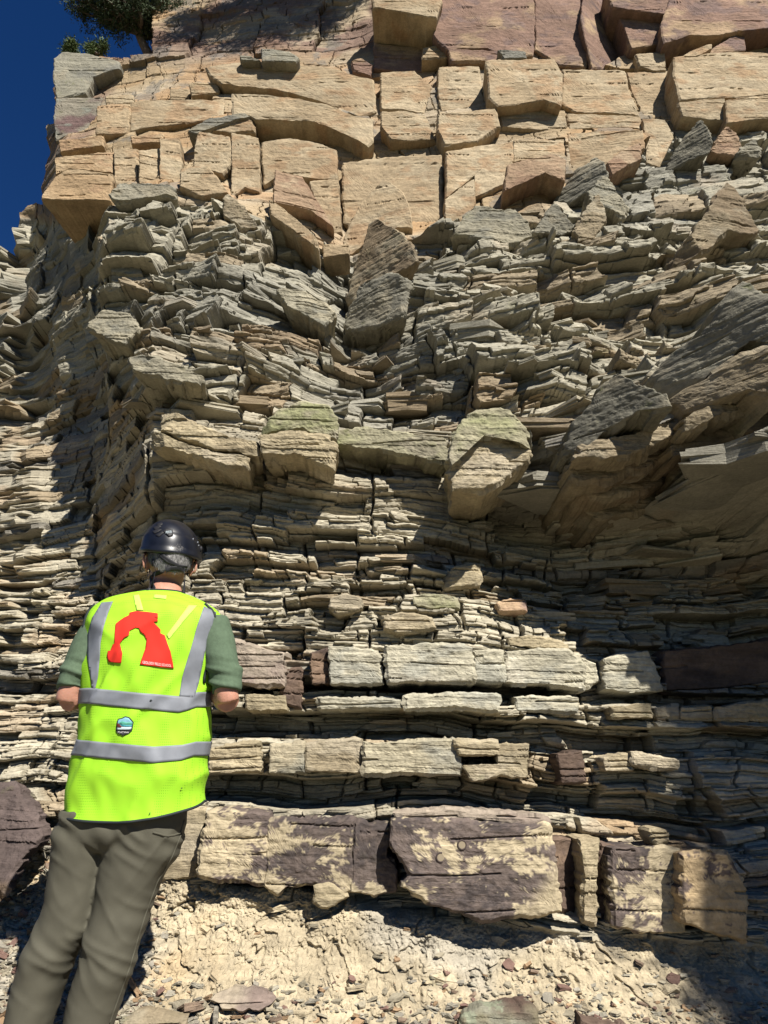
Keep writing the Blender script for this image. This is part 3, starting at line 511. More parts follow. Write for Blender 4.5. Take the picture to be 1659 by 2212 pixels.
# broken plates standing out of the beds: angular, thin, laminated along their edges
rng = np.random.RandomState(77)
def plates(n, wt, rmin, rmax, tmin, tmax, tilt, seed, emb=0.35):
    p = (wt * keepv).ravel() * 1.0
    p[(np.abs(X.ravel()) / (FD[:, None] + 0 * X).ravel()) > .8] = 0
    p /= p.sum(); idx = rng.choice(len(p), n, p=p)
    m, L_ = 7, 8
    r = rmin + (rmax - rmin) * rng.rand(n) ** 2.6; th = r * (tmin + (tmax - tmin) * rng.rand(n))
    an = (np.arange(m)[None] + 0.85 * rng.rand(n, m)) / m * 2 * math.pi + rng.rand(n, 1) * 6.28
    rad = r[:, None] * (0.45 + 0.75 * rng.rand(n, m)); st = 1 + 0.7 * rng.rand(n)
    V_ = np.zeros((n, L_, m, 3)); lev = np.array([-.5, -.34, -.33, -.02, 0., .24, .25, .5])
    stp = [0.86 + 0.26 * rng.rand(n, m) for _ in range(4)]
    for l in range(L_):
        o = stp[l // 2] + 0.03 * (rng.rand(n, m) - .5)
        V_[:, l, :, 0] = np.cos(an) * rad * o * st[:, None]; V_[:, l, :, 1] = np.sin(an) * rad * o
        V_[:, l, :, 2] = lev[l] * th[:, None] + (rng.rand(n, 1) - .5) * th[:, None] * .05 + (rng.rand(n, m) - .5) * th[:, None] * (.25 if l in (0, 7) else .04)
    a = (rng.randn(n) * tilt)[:, None, None]; b = (rng.randn(n) * tilt * .7)[:, None, None]; c = (rng.randn(n) * .5)[:, None, None]
    x, y, z = V_[..., 0].copy(), V_[..., 1].copy(), V_[..., 2].copy()
    y, z = y * np.cos(a) - z * np.sin(a), y * np.sin(a) + z * np.cos(a)
    x, z = x * np.cos(b) - z * np.sin(b), x * np.sin(b) + z * np.cos(b)
    x, y = x * np.cos(c) - y * np.sin(c), x * np.sin(c) + y * np.cos(c)
    P0 = V[idx]
    V_ = np.stack([x + P0[:, 0, None, None], y + P0[:, 1, None, None] + (r * emb)[:, None, None], z + P0[:, 2, None, None]], -1)
    base = (np.arange(n) * L_ * m)[:, None, None]; k = np.arange(m)[None, None]; l = np.arange(L_ - 1)[None, :, None]
    q = np.stack([base + l * m + k, base + l * m + (k + 1) % m, base + (l + 1) * m + (k + 1) % m, base + (l + 1) * m + k], -1).reshape(-1, 4)
    b2 = (np.arange(n) * L_ * m)[:, None]
    cap = np.concatenate([b2 + np.arange(m)[::-1][None], b2 + (L_ - 1) * m + np.arange(m)[None]])
    col = Cf[idx][:, None] * (0.8 + .4 * rng.rand(n, 1, 1)) * np.array([1, 1, 1.])[None, None] + 0 * V_.reshape(n, -1, 3)
    return V_.reshape(-1, 3), q, cap, col.reshape(-1, 3)
allV, allC, fs4, fs9, o_ = [V], [Cf], [fq[kp_]], [], len(V)
inb = (PY > -40) * (1 - ss(80, 100, PX) * ss(270, 250, PX) * (PY < 1350))
for args in ((70, kB * inb, .05, .24, .28, .6, .10, 1, .45), (40, kM * inb, .04, .16, .25, .5, .07, 2, .5), (160, inb * ss(1130, 1230, PX) * ss(860, 900, PY + .32 * (PX - 1230)) * ss(1330, 1270, PY), .05, .34, .14, .34, .05, 7, .55), (320, kT * inb, .02, .10, .18, .4, .05, 3, .45), (60, kC * inb * (PY < 2230), .012, .035, .4, .8, .5, 4, .1), (40, kS * inb, .03, .10, .2, .5, .1, 5)):
    pv, q, cp, pc = plates(*args)
    allV.append(pv); allC.append(pc); fs4.append(q + o_); fs9.append(cp + o_); o_ += len(pv)
me = grid_mesh('cliff', np.concatenate(allV), [np.concatenate(fs4), np.concatenate(fs9)], np.concatenate(allC))
cliff = link('cliff', me, M_CLIFF); tag(cliff, 'tall layered cliff of sandstone over thin grey beds and pale clay', 'cliff', kind='structure')
# ------------------------------------------------------------------ build the blocks
KC = dict(sand=((.44, .34, .215), (.48, .39, .26), (.41, .275, .16)), orange=((.44, .31, .18), (.47, .355, .22), (.38, .25, .15)),
          purple=((.28, .18, .135), (.42, .30, .19), (.20, .14, .125)), grey=((.33, .31, .24), (.25, .24, .20), (.38, .34, .25)),
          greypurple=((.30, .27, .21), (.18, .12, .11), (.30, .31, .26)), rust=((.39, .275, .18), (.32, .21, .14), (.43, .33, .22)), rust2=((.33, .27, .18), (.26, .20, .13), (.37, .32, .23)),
          fin=((.25, .235, .185), (.31, .285, .215), (.35, .31, .225)), shale=((.36, .33, .245), (.40, .36, .26), (.27, .26, .21)), cream=((.46, .385, .25), (.50, .43, .31), (.38, .31, .20)),
          green=((.40, .37, .25), (.33, .33, .18), (.38, .34, .25)), pale=((.53, .49, .37), (.57, .53, .42), (.42, .41, .34)), brown=((.15, .105, .08), (.24, .165, .115), (.10, .075, .065)),
          stain=((.36, .30, .235), (.26, .20, .17), (.44, .37, .27)), greyband=((.46, .41, .29), (.30, .295, .25), (.50, .43, .30)),
          purpleslab=((.13, .10, .09), (.22, .155, .10), (.18, .16, .145)), lichenboulder=((.17, .115, .09), (.30, .29, .22), (.25, .22, .14)))
def kcol(kind, X, Y, Z, s, sd, c0):
    lam = n2(Z * 30 + 3 * n3(X * 2, Y * 2, Z * 2, sd), Z * 0, sd + 3)
    if kind.startswith('stained'):
        th = {'stained': -.10, 'stained2': .12, 'stained3': -.03, 'stained4': .10}[kind]
        f = fbm3(X * 3.2, Y * 1, Z * 6 + 3, 6, 900, .66); f2 = fbm3(X * 15, Y * 8, Z * 20, 6, 905, .8)
        top = ss(.10, -.02, np.abs(s * 0)) 
        base = np.array([.52, .435, .29]) * (1 + .10 * f2[:, None]); 
        if kind == 'stained4': base = base * np.array([.95, .85, .75])
        dark = np.array([.058, .047, .054]); d2 = np.array([.13, .10, .095])
        k = .92 * ss(th - .03, th + .04, f * .75 + f2 * .42); k = k if kind != 'stained3' else k * ss(c0[0] + .34, c0[0] + .24, X + .9 * (c0[1] - Z)) 
        c = base * (1 - k[:, None]) + (dark + (d2 - dark) * ss(-.2, .3, f2)[:, None]) * k[:, None]
        return c
    a, b, c_ = [np.array(v) for v in KC[kind]]
    f = fbm3(X * 2.2, Y * 2.2, Z * 3.5, 5, sd, .6); g = fbm3(X * 5 + 9, Y * 5, Z * 9, 4, sd + 7, .6)
    c = a + (b - a) * ss(-.05, .3, f)[:, None]; c = c + (c_ - c) * ss(.05, .35, g)[:, None] * .8
    if kind == 'lichenboulder': c = np.where((fbm3(X * 14, Y * 14, Z * 14, 4, sd + 2, .6) > .12)[:, None], np.array([.36, .38, .27]), c)
    return c * (1 + .22 * lam[:, None]) * (1 + .18 * fbm3(X * 30, Y * 30, Z * 30, 2, sd)[:, None])
MATK = dict(stained=M_SAND, stained2=M_SAND, stained3=M_SAND, stained4=M_SAND, stain=M_SAND, brown=M_SAND, fin=M_LICH, grey=M_LICH, green=M_LICH, greypurple=M_LICH, sand=M_SAND, orange=M_SAND, purple=M_SAND, rust=M_SAND)
def build_block(b, k):
    P = b['poly']; n = len(P); rng = np.random.RandomState(500 + k); sd = 1000 + k * 17
    c = P.mean(0); size = math.hypot(*(P.max(0) - P.min(0)))
    step = max(0.008, min(0.02, size / 60) * b['D0'] / 4.5)
    pts = []
    for i in range(n):
        a, q = P[i], P[(i + 1) % n]; m = max(2, int(np.hypot(*(q - a)) / step))
        for t in range(m): pts.append(a + (q - a) * t / m)
    O = np.array(pts); m = len(O)
    nrm = np.roll(O, -1, 0) - np.roll(O, 1, 0); nrm = np.stack([nrm[:, 1], -nrm[:, 0]], 1); nrm /= np.linalg.norm(nrm, axis=1)[:, None] + 1e-9
    if ((O - c) * nrm).sum() < 0: nrm = -nrm
    jag = 0.018 * size * (fbm2(O[:, 0] * 9 / size * .8, O[:, 1] * 9 / size * .8, 4, sd, .65)) * b['rough'] + 0.006 * (fbm2(O[:, 0] * 30, O[:, 1] * 55, 3, sd + 3, .6))
    O = O + nrm * (jag + .003 * b['D0'] / 4)[:, None]
    isS = b['kind'] in ('sand', 'purple', 'rust', 'orange'); nf = max(6, int(size * .45 / step)); ns = max(5, int(b['thick'] / step / 1.2)); ns = min(ns, 40)
    rings = []
    bev = min(0.010, size * .02)
    lamf = lambda z, x: (h2(np.floor((z + .006 * np.sin(x * 9)) / 0.019).astype(np.int64), np.zeros(z.shape, np.int64), sd) - .5)
    r_ = size * .5
    # corner chips: planes that cut the convex face
    planes = []
    for j in range(int(2 + 3 * b['chip'])):
        th = rng.rand() * 6.28; planes.append((math.cos(th), math.sin(th), 0.35 + .9 * rng.rand(), r_ * (.45 + .45 * rng.rand())))
    def face(Q):
        x, z = Q[:, 0] - c[0], Q[:, 1] - c[1]
        d = b['gx'] * x + b['gz'] * z
        for (u, v, s_, o) in planes: d = np.maximum(d, b['gx'] * x + b['gz'] * z + (u * x + v * z - o) * s_ * b['chip'] * 1.4)
        amp = .016 * b['rough']
        d = d + amp * fbm3(x * 4 / max(size, .3), z * 4 / max(size, .3), z * 0, 5, sd, .58) * (size / .6) ** .5
        d = d - (0.0035 if b['kind'] in ('fin', 'rust2', 'shale', 'green') else 0.006 if b['kind'] not in ('sand', 'purple', 'rust', 'orange', 'stained', 'stained2', 'stained3', 'stained4', 'brown') else .0025) * b['rough'] * lamf(z, x) + .004 * fbm2(x * 30, z * 60, 3, sd + 8)
        fl = (z + .008 * np.sin(x * 7 + sd)) / (size * .17); hh = np.abs(fl - np.round(fl)) * size * .17
        on = n2(x * 4 + np.round(fl) * 7, fl * 0, sd + 30) > .08
        d = d + .012 * on * (1 - ss(0, .006, hh))
        return d
    for j in range(nf, 0, -1):
        f = 1 - (j / nf) ** 1.15; Q = c + (O - c) * (1 - f)[..., None] if False else c + (O - c) * (j / nf) ** .85
        if j == nf: Q = c + (O - c)
        y = b['D0'] + face(Q)
        ed = np.linalg.norm(O - Q, axis=1); y = y + bev * (1 - np.clip(ed / bev, 0, 1)) ** 2 * (0.5 + h2(np.arange(m) // 9, np.zeros(m, np.int64), sd + 4))
        rings.append(np.stack([Q[:, 0], y, Q[:, 1]], 1))
    rings = rings[::-1]
    yr = rings[-1][:, 1]
    for j in range(1, ns + 1):
        t = j / ns; sc = 1 - b['taper'] * t
        Q = c + (O - c) * sc
        y = yr + b['thick'] * t
        bump = 0.012 * b['rough'] * (lamf(Q[:, 1], Q[:, 0] + y) + 1.6 * fbm3(Q[:, 0] * 6, y * 6, Q[:, 1] * 6, 3, sd + 5))
        Q = Q + nrm * (bump + .006)[:, None]
        rings.append(np.stack([Q[:, 0], y, Q[:, 1]], 1))
    Vb = np.concatenate(rings); nrg = len(rings)
    cf = np.array([[c[0], b['D0'] + face(c[None])[0], c[1]]]); Vb = np.concatenate([Vb, cf, [[c[0], yr.mean() + b['thick'], c[1]]]])
    kk = np.arange(m); jj = np.arange(nrg - 1)[:, None]
    q = np.stack([jj * m + kk, jj * m + (kk + 1) % m, (jj + 1) * m + (kk + 1) % m, (jj + 1) * m + kk], -1).reshape(-1, 4)
    N_ = nrg * m
    t1 = np.stack([np.full(m, N_), (kk + 1) % m, kk], -1); t2 = np.stack([np.full(m, N_ + 1), (nrg - 1) * m + kk, (nrg - 1) * m + (kk + 1) % m], -1)
    if np.dot(np.cross(np.append(O[1] - O[0], 0), np.append(O[m // 3] - O[0], 0)), [0, 0, 1]) > 0: pass
    col = kcol(b['kind'], Vb[:, 0], Vb[:, 1], Vb[:, 2], 0.0, sd, c) * b['tint'] * (0.93 + .14 * rng.rand())
    org = np.array([c[0], b['D0'] + b['thick'] * .5, P[:, 1].min()])
    me = grid_mesh(b['name'], Vb - org, [q, np.concatenate([t1, t2])], col)
    bm = bmesh.new(); bm.from_mesh(me); bmesh.ops.recalc_face_normals(bm, faces=bm.faces); bm.to_mesh(me); bm.free()
    o = link(b['name'], me, MATK.get(b['kind'], M_CLIFF)); o.location = org
    tag(o, b['label'], b['cat'], b['group']); b['obj'] = o
    return o
for k, b in enumerate(BLOCKS): build_block(b, k)

# two drilled core holes in the largest stained block
from mathutils.bvhtree import BVHTree
big = [b for b in BLOCKS if 'core holes' in b['label']][0]['obj']; bT = BVHTree.FromPolygons([v.co + big.location for v in big.data.vertices], [p.vertices for p in big.data.polygons])
mh = bpy.data.materials.new('core_hole_rim'); mh.use_nodes = True; mh.node_tree.nodes['Principled BSDF'].inputs['Base Color'].default_value = (.05, .035, .03, 1); mh.node_tree.nodes['Principled BSDF'].inputs['Roughness'].default_value = .9
mc = bpy.data.materials.new('core_hole_plug'); mc.use_nodes = True; mc.node_tree.nodes['Principled BSDF'].inputs['Base Color'].default_value = (.22, .18, .12, 1); mc.node_tree.nodes['Principled BSDF'].inputs['Roughness'].default_value = .9
for (x, y, r_, full) in ((998, 1825, .0165, 1), (952, 1852, .0165, .62)):
    h = bT.ray_cast(Vector((0, 0, 0)), Vector(W(x, y, 1)).normalized())[0] or Vector(W(x, y, big.location.y - .1)); c = h - big.location; a = np.arange(25) / 24 * 2 * math.pi * full + 1.2
    vs, fs = [], []
    for i, t in enumerate(a):
        for j in range(8):
            q_ = j / 8 * 2 * math.pi; rr = r_ + .0035 * math.cos(q_); vs.append((c.x + rr * math.cos(t), c.y - .001 + .0045 * math.sin(q_), c.z + rr * math.sin(t)))
    for i in range(len(a) - 1):
        for j in range(8): fs.append((i * 8 + j, i * 8 + (j + 1) % 8, (i + 1) * 8 + (j + 1) % 8, (i + 1) * 8 + j))
    o = link('core_hole', grid_mesh('core_hole', np.array(vs), np.array(fs)), mh); o.parent = big
    a = np.arange(20) / 20 * 2 * math.pi; pv_ = [(c.x + .0135 * math.cos(t), c.y - .0035, c.z + .0135 * math.sin(t)) for t in a] + [(c.x + .0145 * math.cos(t), c.y + .02, c.z + .0145 * math.sin(t)) for t in a]
    fa = np.array([(i, (i + 1) % 20, 20 + (i + 1) % 20, 20 + i) for i in range(20)]); o2 = link('core_plug', grid_mesh('core_plug', np.array(pv_), [fa, np.arange(20)[None]]), mc); o2.parent = o
# ------------------------------------------------------------------ the person
from mathutils.bvhtree import BVHTree
def plain(name, c, rough=.7, metal=0., spec=.3, nsc=0, namt=.0, bump=0., bsc=60, scl=(1, 1, 1)):
    m, N, L, b = newmat(name, rough); b.inputs['Metallic'].default_value = metal; b.inputs['Specular IOR Level'].default_value = spec
    b.inputs['Base Color'].default_value = (*c, 1); geo = N.new('ShaderNodeNewGeometry')
    mp = N.new('ShaderNodeMapping'); mp.inputs['Scale'].default_value = scl; L.new(geo.outputs['Position'], mp.inputs['Vector'])
    if nsc:
        n = N.new('ShaderNodeTexNoise'); n.inputs['Scale'].default_value = nsc; n.inputs['Detail'].default_value = 5; L.new(mp.outputs[0], n.inputs['Vector'])
        r = N.new('ShaderNodeMapRange'); r.inputs[1].default_value = .3; r.inputs[2].default_value = .7; r.inputs[3].default_value = 1 - namt; r.inputs[4].default_value = 1 + namt
        L.new(n.outputs[0], r.inputs[0]); mx = N.new('ShaderNodeMix'); mx.data_type = 'RGBA'; mx.blend_type = 'MULTIPLY'; mx.inputs[0].default_value = 1
        mx.inputs[6].default_value = (*c, 1); L.new(r.outputs[0], mx.inputs[7]); L.new(mx.outputs[2], b.inputs['Base Color'])
    if bump:
        n = N.new('ShaderNodeTexNoise'); n.inputs['Scale'].default_value = bsc; n.inputs['Detail'].default_value = 4; L.new(mp.outputs[0], n.inputs['Vector'])
        bp = N.new('ShaderNodeBump'); bp.inputs['Strength'].default_value = bump; bp.inputs['Distance'].default_value = .004; L.new(n.outputs[0], bp.inputs['Height']); L.new(bp.outputs[0], b.inputs['Normal'])
    return m
M_SKIN = plain('skin', (.36, .18, .125), .5, nsc=30, namt=.14, bump=.3, bsc=180); M_SKIN.node_tree.nodes['Principled BSDF'].inputs['Subsurface Weight'].default_value = .08
M_SKIN.node_tree.nodes['Principled BSDF'].inputs['Subsurface Scale'].default_value = .01
M_SHIRT = plain('green_jersey', (.066, .098, .060), .9, nsc=90, namt=.12, bump=.25, bsc=300)
M_TROU = plain('olive_cloth', (.068, .064, .046), .85, nsc=14, namt=.08, bump=.2, bsc=350)
M_BLACK = plain('black_webbing', (.012, .012, .014), .6); M_PIPE = plain('black_binding', (.012, .016, .018), .7)
M_HELM = plain('black_shell', (.006, .007, .011), .32, spec=.5, nsc=25, namt=.4)
M_HAIR = plain('grey_hair', (.17, .165, .16), .6, nsc=170, namt=.9, bump=1.0, bsc=260, scl=(1.5, 1.5, .35))
M_STRIPE = plain('silver_tape', (.15, .16, .18), .6, metal=.0, spec=.3, nsc=22, namt=.14)
M_RED = plain('red_print', (.58, .03, .02), .8, spec=.1); M_WHITE = plain('white_print', (.6, .58, .56), .6); M_PALE = plain('pale_yellow_tape', (.46, .66, .10), .7)
M_BOOT = plain('brown_leather', (.10, .06, .035), .6, nsc=20, namt=.2); M_SOLE = plain('dark_rubber', (.02, .02, .02), .8)
M_GLASS = plain('dark_lens', (.01, .01, .012), .1, spec=.6)
# fluorescent knitted mesh: small open dots in rows
m, N, L, b_ = newmat('fluorescent_mesh', .75); M_VEST = m
geo = N.new('ShaderNodeNewGeometry'); mp = N.new('ShaderNodeMapping'); mp.inputs['Scale'].default_value = (170, 40, 130); L.new(geo.outputs['Position'], mp.inputs['Vector'])
vo = N.new('ShaderNodeTexVoronoi'); vo.inputs['Randomness'].default_value = .0; vo.inputs['Scale'].default_value = 1.0; L.new(mp.outputs[0], vo.inputs['Vector'])
r = N.new('ShaderNodeMapRange'); r.inputs[1].default_value = .18; r.inputs[2].default_value = .30; L.new(vo.outputs['Distance'], r.inputs[0])
mx = N.new('ShaderNodeMix'); mx.data_type = 'RGBA'; L.new(r.outputs[0], mx.inputs[0]); mx.inputs[6].default_value = (.15, .36, .012, 1); mx.inputs[7].default_value = (.26, .53, .020, 1)
L.new(mx.outputs[2], b_.inputs['Base Color']); bp = N.new('ShaderNodeBump'); bp.inputs['Strength'].default_value = .3; bp.inputs['Distance'].default_value = .002
L.new(r.outputs[0], bp.inputs['Height']); L.new(bp.outputs[0], b_.inputs['Normal'])

def ell(c, rad, M=None, n=20):
    """closed ellipsoid as (V, quads, tris)"""
    th = np.linspace(0, math.pi, n // 2 + 1)[1:-1]; ph = np.arange(n) / n * 2 * math.pi
    P = np.stack([np.sin(th)[:, None] * np.cos(ph), np.sin(th)[:, None] * np.sin(ph), np.cos(th)[:, None] + 0 * ph], -1).reshape(-1, 3)
    P = np.concatenate([P, [[0, 0, 1], [0, 0, -1]]]) * np.array(rad)
    if M is not None: P = P @ np.array(M).T
    return P + np.array(c), len(th), n
def rings_mesh(R_):
    """list of equal rings -> closed tube"""
    m = len(R_[0]); V_ = np.concatenate(R_ + [[R_[0].mean(0)], [R_[-1].mean(0)]]); k = np.arange(m); j = np.arange(len(R_) - 1)[:, None]
    q = np.stack([j * m + k, j * m + (k + 1) % m, (j + 1) * m + (k + 1) % m, (j + 1) * m + k], -1).reshape(-1, 4)
    n_ = len(R_) * m; t = np.concatenate([np.stack([np.full(m, n_), (k + 1) % m, k], -1), np.stack([np.full(m, n_ + 1), n_ - m + k, n_ - m + (k + 1) % m], -1)])
    return V_, q, t
def ell_m(c, rad, M=None, n=20):
    P, a, n = ell(c, rad, M, n); k = np.arange(n); j = np.arange(a - 1)[:, None]
    q = np.stack([j * n + k, (j + 1) * n + k, (j + 1) * n + (k + 1) % n, j * n + (k + 1) % n], -1).reshape(-1, 4); N0 = a * n
    t = np.concatenate([np.stack([np.full(n, N0), k, (k + 1) % n], -1), np.stack([np.full(n, N0 + 1), (a - 1) * n + (k + 1) % n, (a - 1) * n + k], -1)])
    return P, q, t
def tube(pts, rad, n=14, flat=None, up=(0, 0, 1), sub=5):
    """round or flat tube through points; flat = width/thickness ratio along `up`"""
    P = np.array(pts, float); rad = np.array(rad, float) * np.ones(len(P))
    if sub > 1 and len(P) > 2:
        s = np.arange(len(P)); t = np.linspace(0, len(P) - 1, (len(P) - 1) * sub + 1); i = np.clip(t.astype(int), 0, len(P) - 2); f = (t - i)[:, None]
        a = P[np.clip(i - 1, 0, None)]; b = P[i]; c = P[i + 1]; d = P[np.clip(i + 2, None, len(P) - 1)]
        Q = .5 * (2 * b + (c - a) * f + (2 * a - 5 * b + 4 * c - d) * f ** 2 + (3 * b - a - 3 * c + d) * f ** 3); rad = np.interp(t, s, rad); P = Q
    T = np.gradient(P, axis=0); T /= np.linalg.norm(T, axis=1)[:, None] + 1e-9; out = []; u0 = np.array(up, float)
    ang = np.arange(n) / n * 2 * math.pi
    for p, t_, r_ in zip(P, T, rad):
        v = np.cross(t_, u0); v /= np.linalg.norm(v) + 1e-9; w_ = np.cross(v, t_); u0 = w_ if flat is None else u0
        fl = 1 if flat is None else flat
        out.append(p + r_ * (np.cos(ang)[:, None] * w_ + np.sin(ang)[:, None] * v / fl))
    return rings_mesh(out)
def joinm(parts):
    V_, Q, T = [], [], []; o = 0
    for v, q, t in parts: V_.append(v); Q.append(q + o); T.append(t + o); o += len(v)
    return np.concatenate(V_), [np.concatenate(Q), np.concatenate(T)]
def fix(me):
    bm = bmesh.new(); bm.from_mesh(me); bmesh.ops.recalc_face_normals(bm, faces=bm.faces); bm.to_mesh(me); bm.free(); return me
def remeshed(name, parts, voxel, smooth=4, sub=0):
    V_, f = joinm(parts); me = fix(grid_mesh(name, V_, f)); o = bpy.data.objects.new('tmp', me); S.collection.objects.link(o)
    a = o.modifiers.new('a', 'REMESH'); a.mode = 'VOXEL'; a.voxel_size = voxel
    s_ = o.modifiers.new('b', 'SMOOTH'); s_.iterations = smooth; s_.factor = .5
    dg = bpy.context.evaluated_depsgraph_get(); dg.update(); m2 = bpy.data.meshes.new_from_object(o.evaluated_get(dg)); m2.name = name
    bpy.data.objects.remove(o); bpy.data.meshes.remove(me)
    m2.polygons.foreach_set('use_smooth', np.ones(len(m2.polygons), dtype=bool)); return m2
def getv(me):
    v = np.zeros(len(me.vertices) * 3, np.float32); me.vertices.foreach_get('co', v); n = np.zeros(len(me.vertices) * 3, np.float32); me.vertices.foreach_get('normal', n)
    return v.reshape(-1, 3).astype(float), n.reshape(-1, 3).astype(float)
def setv(me, V_): me.vertices.foreach_set('co', V_.astype(np.float32).ravel()); me.update()
def rowring(py, xl, xr, D, ry, n=40, e=2.3):
    a = W(xl, py, D); b = W(xr, py, D); c = (a + b) / 2; rx = (b[0] - a[0]) / 2; t = np.arange(n) / n * 2 * math.pi
    co, si = np.cos(t), np.sin(t); p = 2 / e
    return np.stack([c[0] + rx * np.sign(co) * np.abs(co) ** p, c[1] + ry * np.sign(si) * np.abs(si) ** p, np.full(n, c[2])], 1)
def rowloft(rows, n=40, e=2.3, sub=6):
    A = np.array(rows, float); s = np.arange(len(A)); t = np.linspace(0, len(A) - 1, (len(A) - 1) * sub + 1)
    i = np.clip(t.astype(int), 0, len(A) - 2); f = (t - i)[:, None]; a = A[np.clip(i - 1, 0, None)]; b = A[i]; c = A[i + 1]; d = A[np.clip(i + 2, None, len(A) - 1)]
    Q = .5 * (2 * b + (c - a) * f + (2 * a - 5 * b + 4 * c - d) * f ** 2 + (3 * b - a - 3 * c + d) * f ** 3)
    return [rowring(*r_, n=n, e=e) for r_ in Q]
Wp = lambda x, y, d: W(x, y, d)
foot = W(120, 2400, 2.5)
person = empty('person', (foot[0], 2.5, foot[2]), 'person in black helmet and lime safety vest standing with their back turned at the cliff', 'person')
# ---- body: one continuous figure
hc = Wp(366, 1212, 2.578)                                     # head
yaw, pit = R(24), R(13)
fw = np.array([-math.sin(yaw) * math.cos(pit), math.cos(yaw) * math.cos(pit), -math.sin(pit)]); rt = np.array([math.cos(yaw), math.sin(yaw), 0.]); upv = np.cross(rt, fw)
HM = np.stack([rt, fw, upv], 1)
def hl(x, y, z): return hc + HM @ np.array([x, y, z])
parts = [ell_m(hl(0, -.005, .01), (.076, .096, .095), HM, 32), ell_m(hl(0, .025, -.045), (.062, .066, .075), HM, 28), ell_m(hl(0, .055, -.085), (.040, .038, .030), HM),
         ell_m(hl(0, .095, -.035), (.013, .022, .022), HM, 14), ell_m(hl(0, .084, -.015), (.011, .016, .03), HM, 14), ell_m(hl(0, .086, -.068), (.024, .012, .007), HM, 14), ell_m(hl(0, .085, -.080), (.020, .012, .007), HM, 14),
         ell_m(hl(0, .080, .012), (.052, .018, .010), HM, 16)]
for s_ in (-1, 1):
    parts += [ell_m(hl(s_ * .031, .084, -.010), (.013, .012, .011), HM, 12), ell_m(hl(s_ * .045, .066, -.035), (.022, .022, .020), HM, 14)]
    E = Matrix.Rotation(s_ * R(25), 3, 'Z'); EM = HM @ np.array(E)
    ring = [hl(s_ * (.088 + .007 * math.cos(a) + .0), -.012 - .017 * math.cos(a) * 1.0, -.020 + .031 * math.sin(a)) for a in np.linspace(-1.4, 4.2, 12)]
    parts += [tube(ring, [.0055] * 12, 8), ell_m(hl(s_ * .079, -.006, -.022), (.010, .015, .026), EM, 14), ell_m(hl(s_ * .079, -.004, -.050), (.0065, .009, .010), HM, 10)]
nb = Wp(355, 1300, 2.55)
parts.append(tube([hl(0, -.012, -.04), Wp(357, 1252, 2.60), Wp(356, 1278, 2.575), nb, Wp(345, 1330, 2.54)], [.054, .055, .060, .072, .10], 24))
parts.append(rings_mesh(rowloft([(1292, 285, 420, 2.555, .06), (1310, 225, 455, 2.545, .085), (1345, 200, 470, 2.535, .105), (1420, 205, 458, 2.53, .115), (1520, 205, 435, 2.53, .105), (1620, 200, 420, 2.53, .10), (1720, 185, 400, 2.53, .10), (1790, 165, 370, 2.53, .105)])))
parts.append(rings_mesh(rowloft([(1780, 150, 255, 2.53, .085), (1900, 130, 214, 2.53, .08), (2050, 80, 160, 2.53, .06), (2130, 60, 130, 2.54, .06), (2300, 22, 78, 2.53, .042), (2380, 8, 60, 2.53, .038)], 24)))
parts.append(rings_mesh(rowloft([(1780, 245, 375, 2.53, .085), (1900, 228, 335, 2.53, .08), (2050, 200, 282, 2.52, .06), (2130, 180, 262, 2.53, .06), (2300, 140, 198, 2.52, .042), (2380, 120, 175, 2.52, .038)], 24)))
for (xa, xb) in ((8, 60), (120, 175)):
    a = Wp((xa + xb) / 2, 2395, 2.53); parts.append(tube([a + np.array([0, -.05, -.02]), a + np.array([0, .05, -.03]), a + np.array([.0, .17, -.045])], [.035, .04, .03], 14))
shL, shR = Wp(226, 1352, 2.525), Wp(455, 1352, 2.525)
elL, elR = Wp(144, 1508, 2.47), Wp(492, 1510, 2.47)
haL, haR = np.array([elL[0] + .14, 2.76, elL[2] + .075]), np.array([elR[0] - .15, 2.78, elR[2] + .09])
for sh, el, ha in ((shL, elL, haL), (shR, elR, haR)):
    parts.append(tube([sh, sh * .55 + el * .45 + np.array([0, -.005, 0]), el * .9 + sh * .1, el + np.array([0, .008, -.008])], [.048, .043, .039, .038], 18))
    d = ha - el; parts.append(tube([el + np.array([0, .0, -.006]), el + d * .25, el + d * .6, el + d], [.040, .043, .036, .027], 18))
    # palm, four curled fingers of different lengths, thumb from the side of the palm
    f = d / np.linalg.norm(d); side = np.cross(f, [0, 0, 1.]); side /= np.linalg.norm(side); dn = np.cross(f, side); dn = dn * np.sign(-dn[2]) ; inn = side * (1 if sh is shL else -1)
    inn = inn if np.dot(inn, np.array([Wp(330, 1500, 2.5)[0] - ha[0], 0, 0])) > 0 else -inn
    pc = ha + f * .045; PM = np.stack([side, f, dn], 1); parts.append(ell_m(pc, (.040, .050, .016), PM, 18))
    for k_, (o_f, ln) in enumerate(((.030, .070), (.010, .080), (-.010, .075), (-.029, .058))):
        b0 = pc + inn * o_f + f * .030
        parts.append(tube([b0, b0 + f * ln * .45 + dn * .006, b0 + f * ln * .75 + dn * ln * .30, b0 + f * ln * .80 + dn * ln * .62], [.0095, .0088, .008, .0068], 10))
    b0 = pc - f * .02 + inn * .032
    parts.append(tube([b0, b0 + inn * .022 + f * .028 + dn * .008, b0 + inn * .020 + f * .052 + dn * .020], [.013, .0105, .0085], 10))
me = remeshed('body', parts, .0045, 3); body = link('body', me, M_SKIN, person, True)
bodyT = BVHTree.FromPolygons([v.co for v in me.vertices], [p.vertices for p in me.polygons])
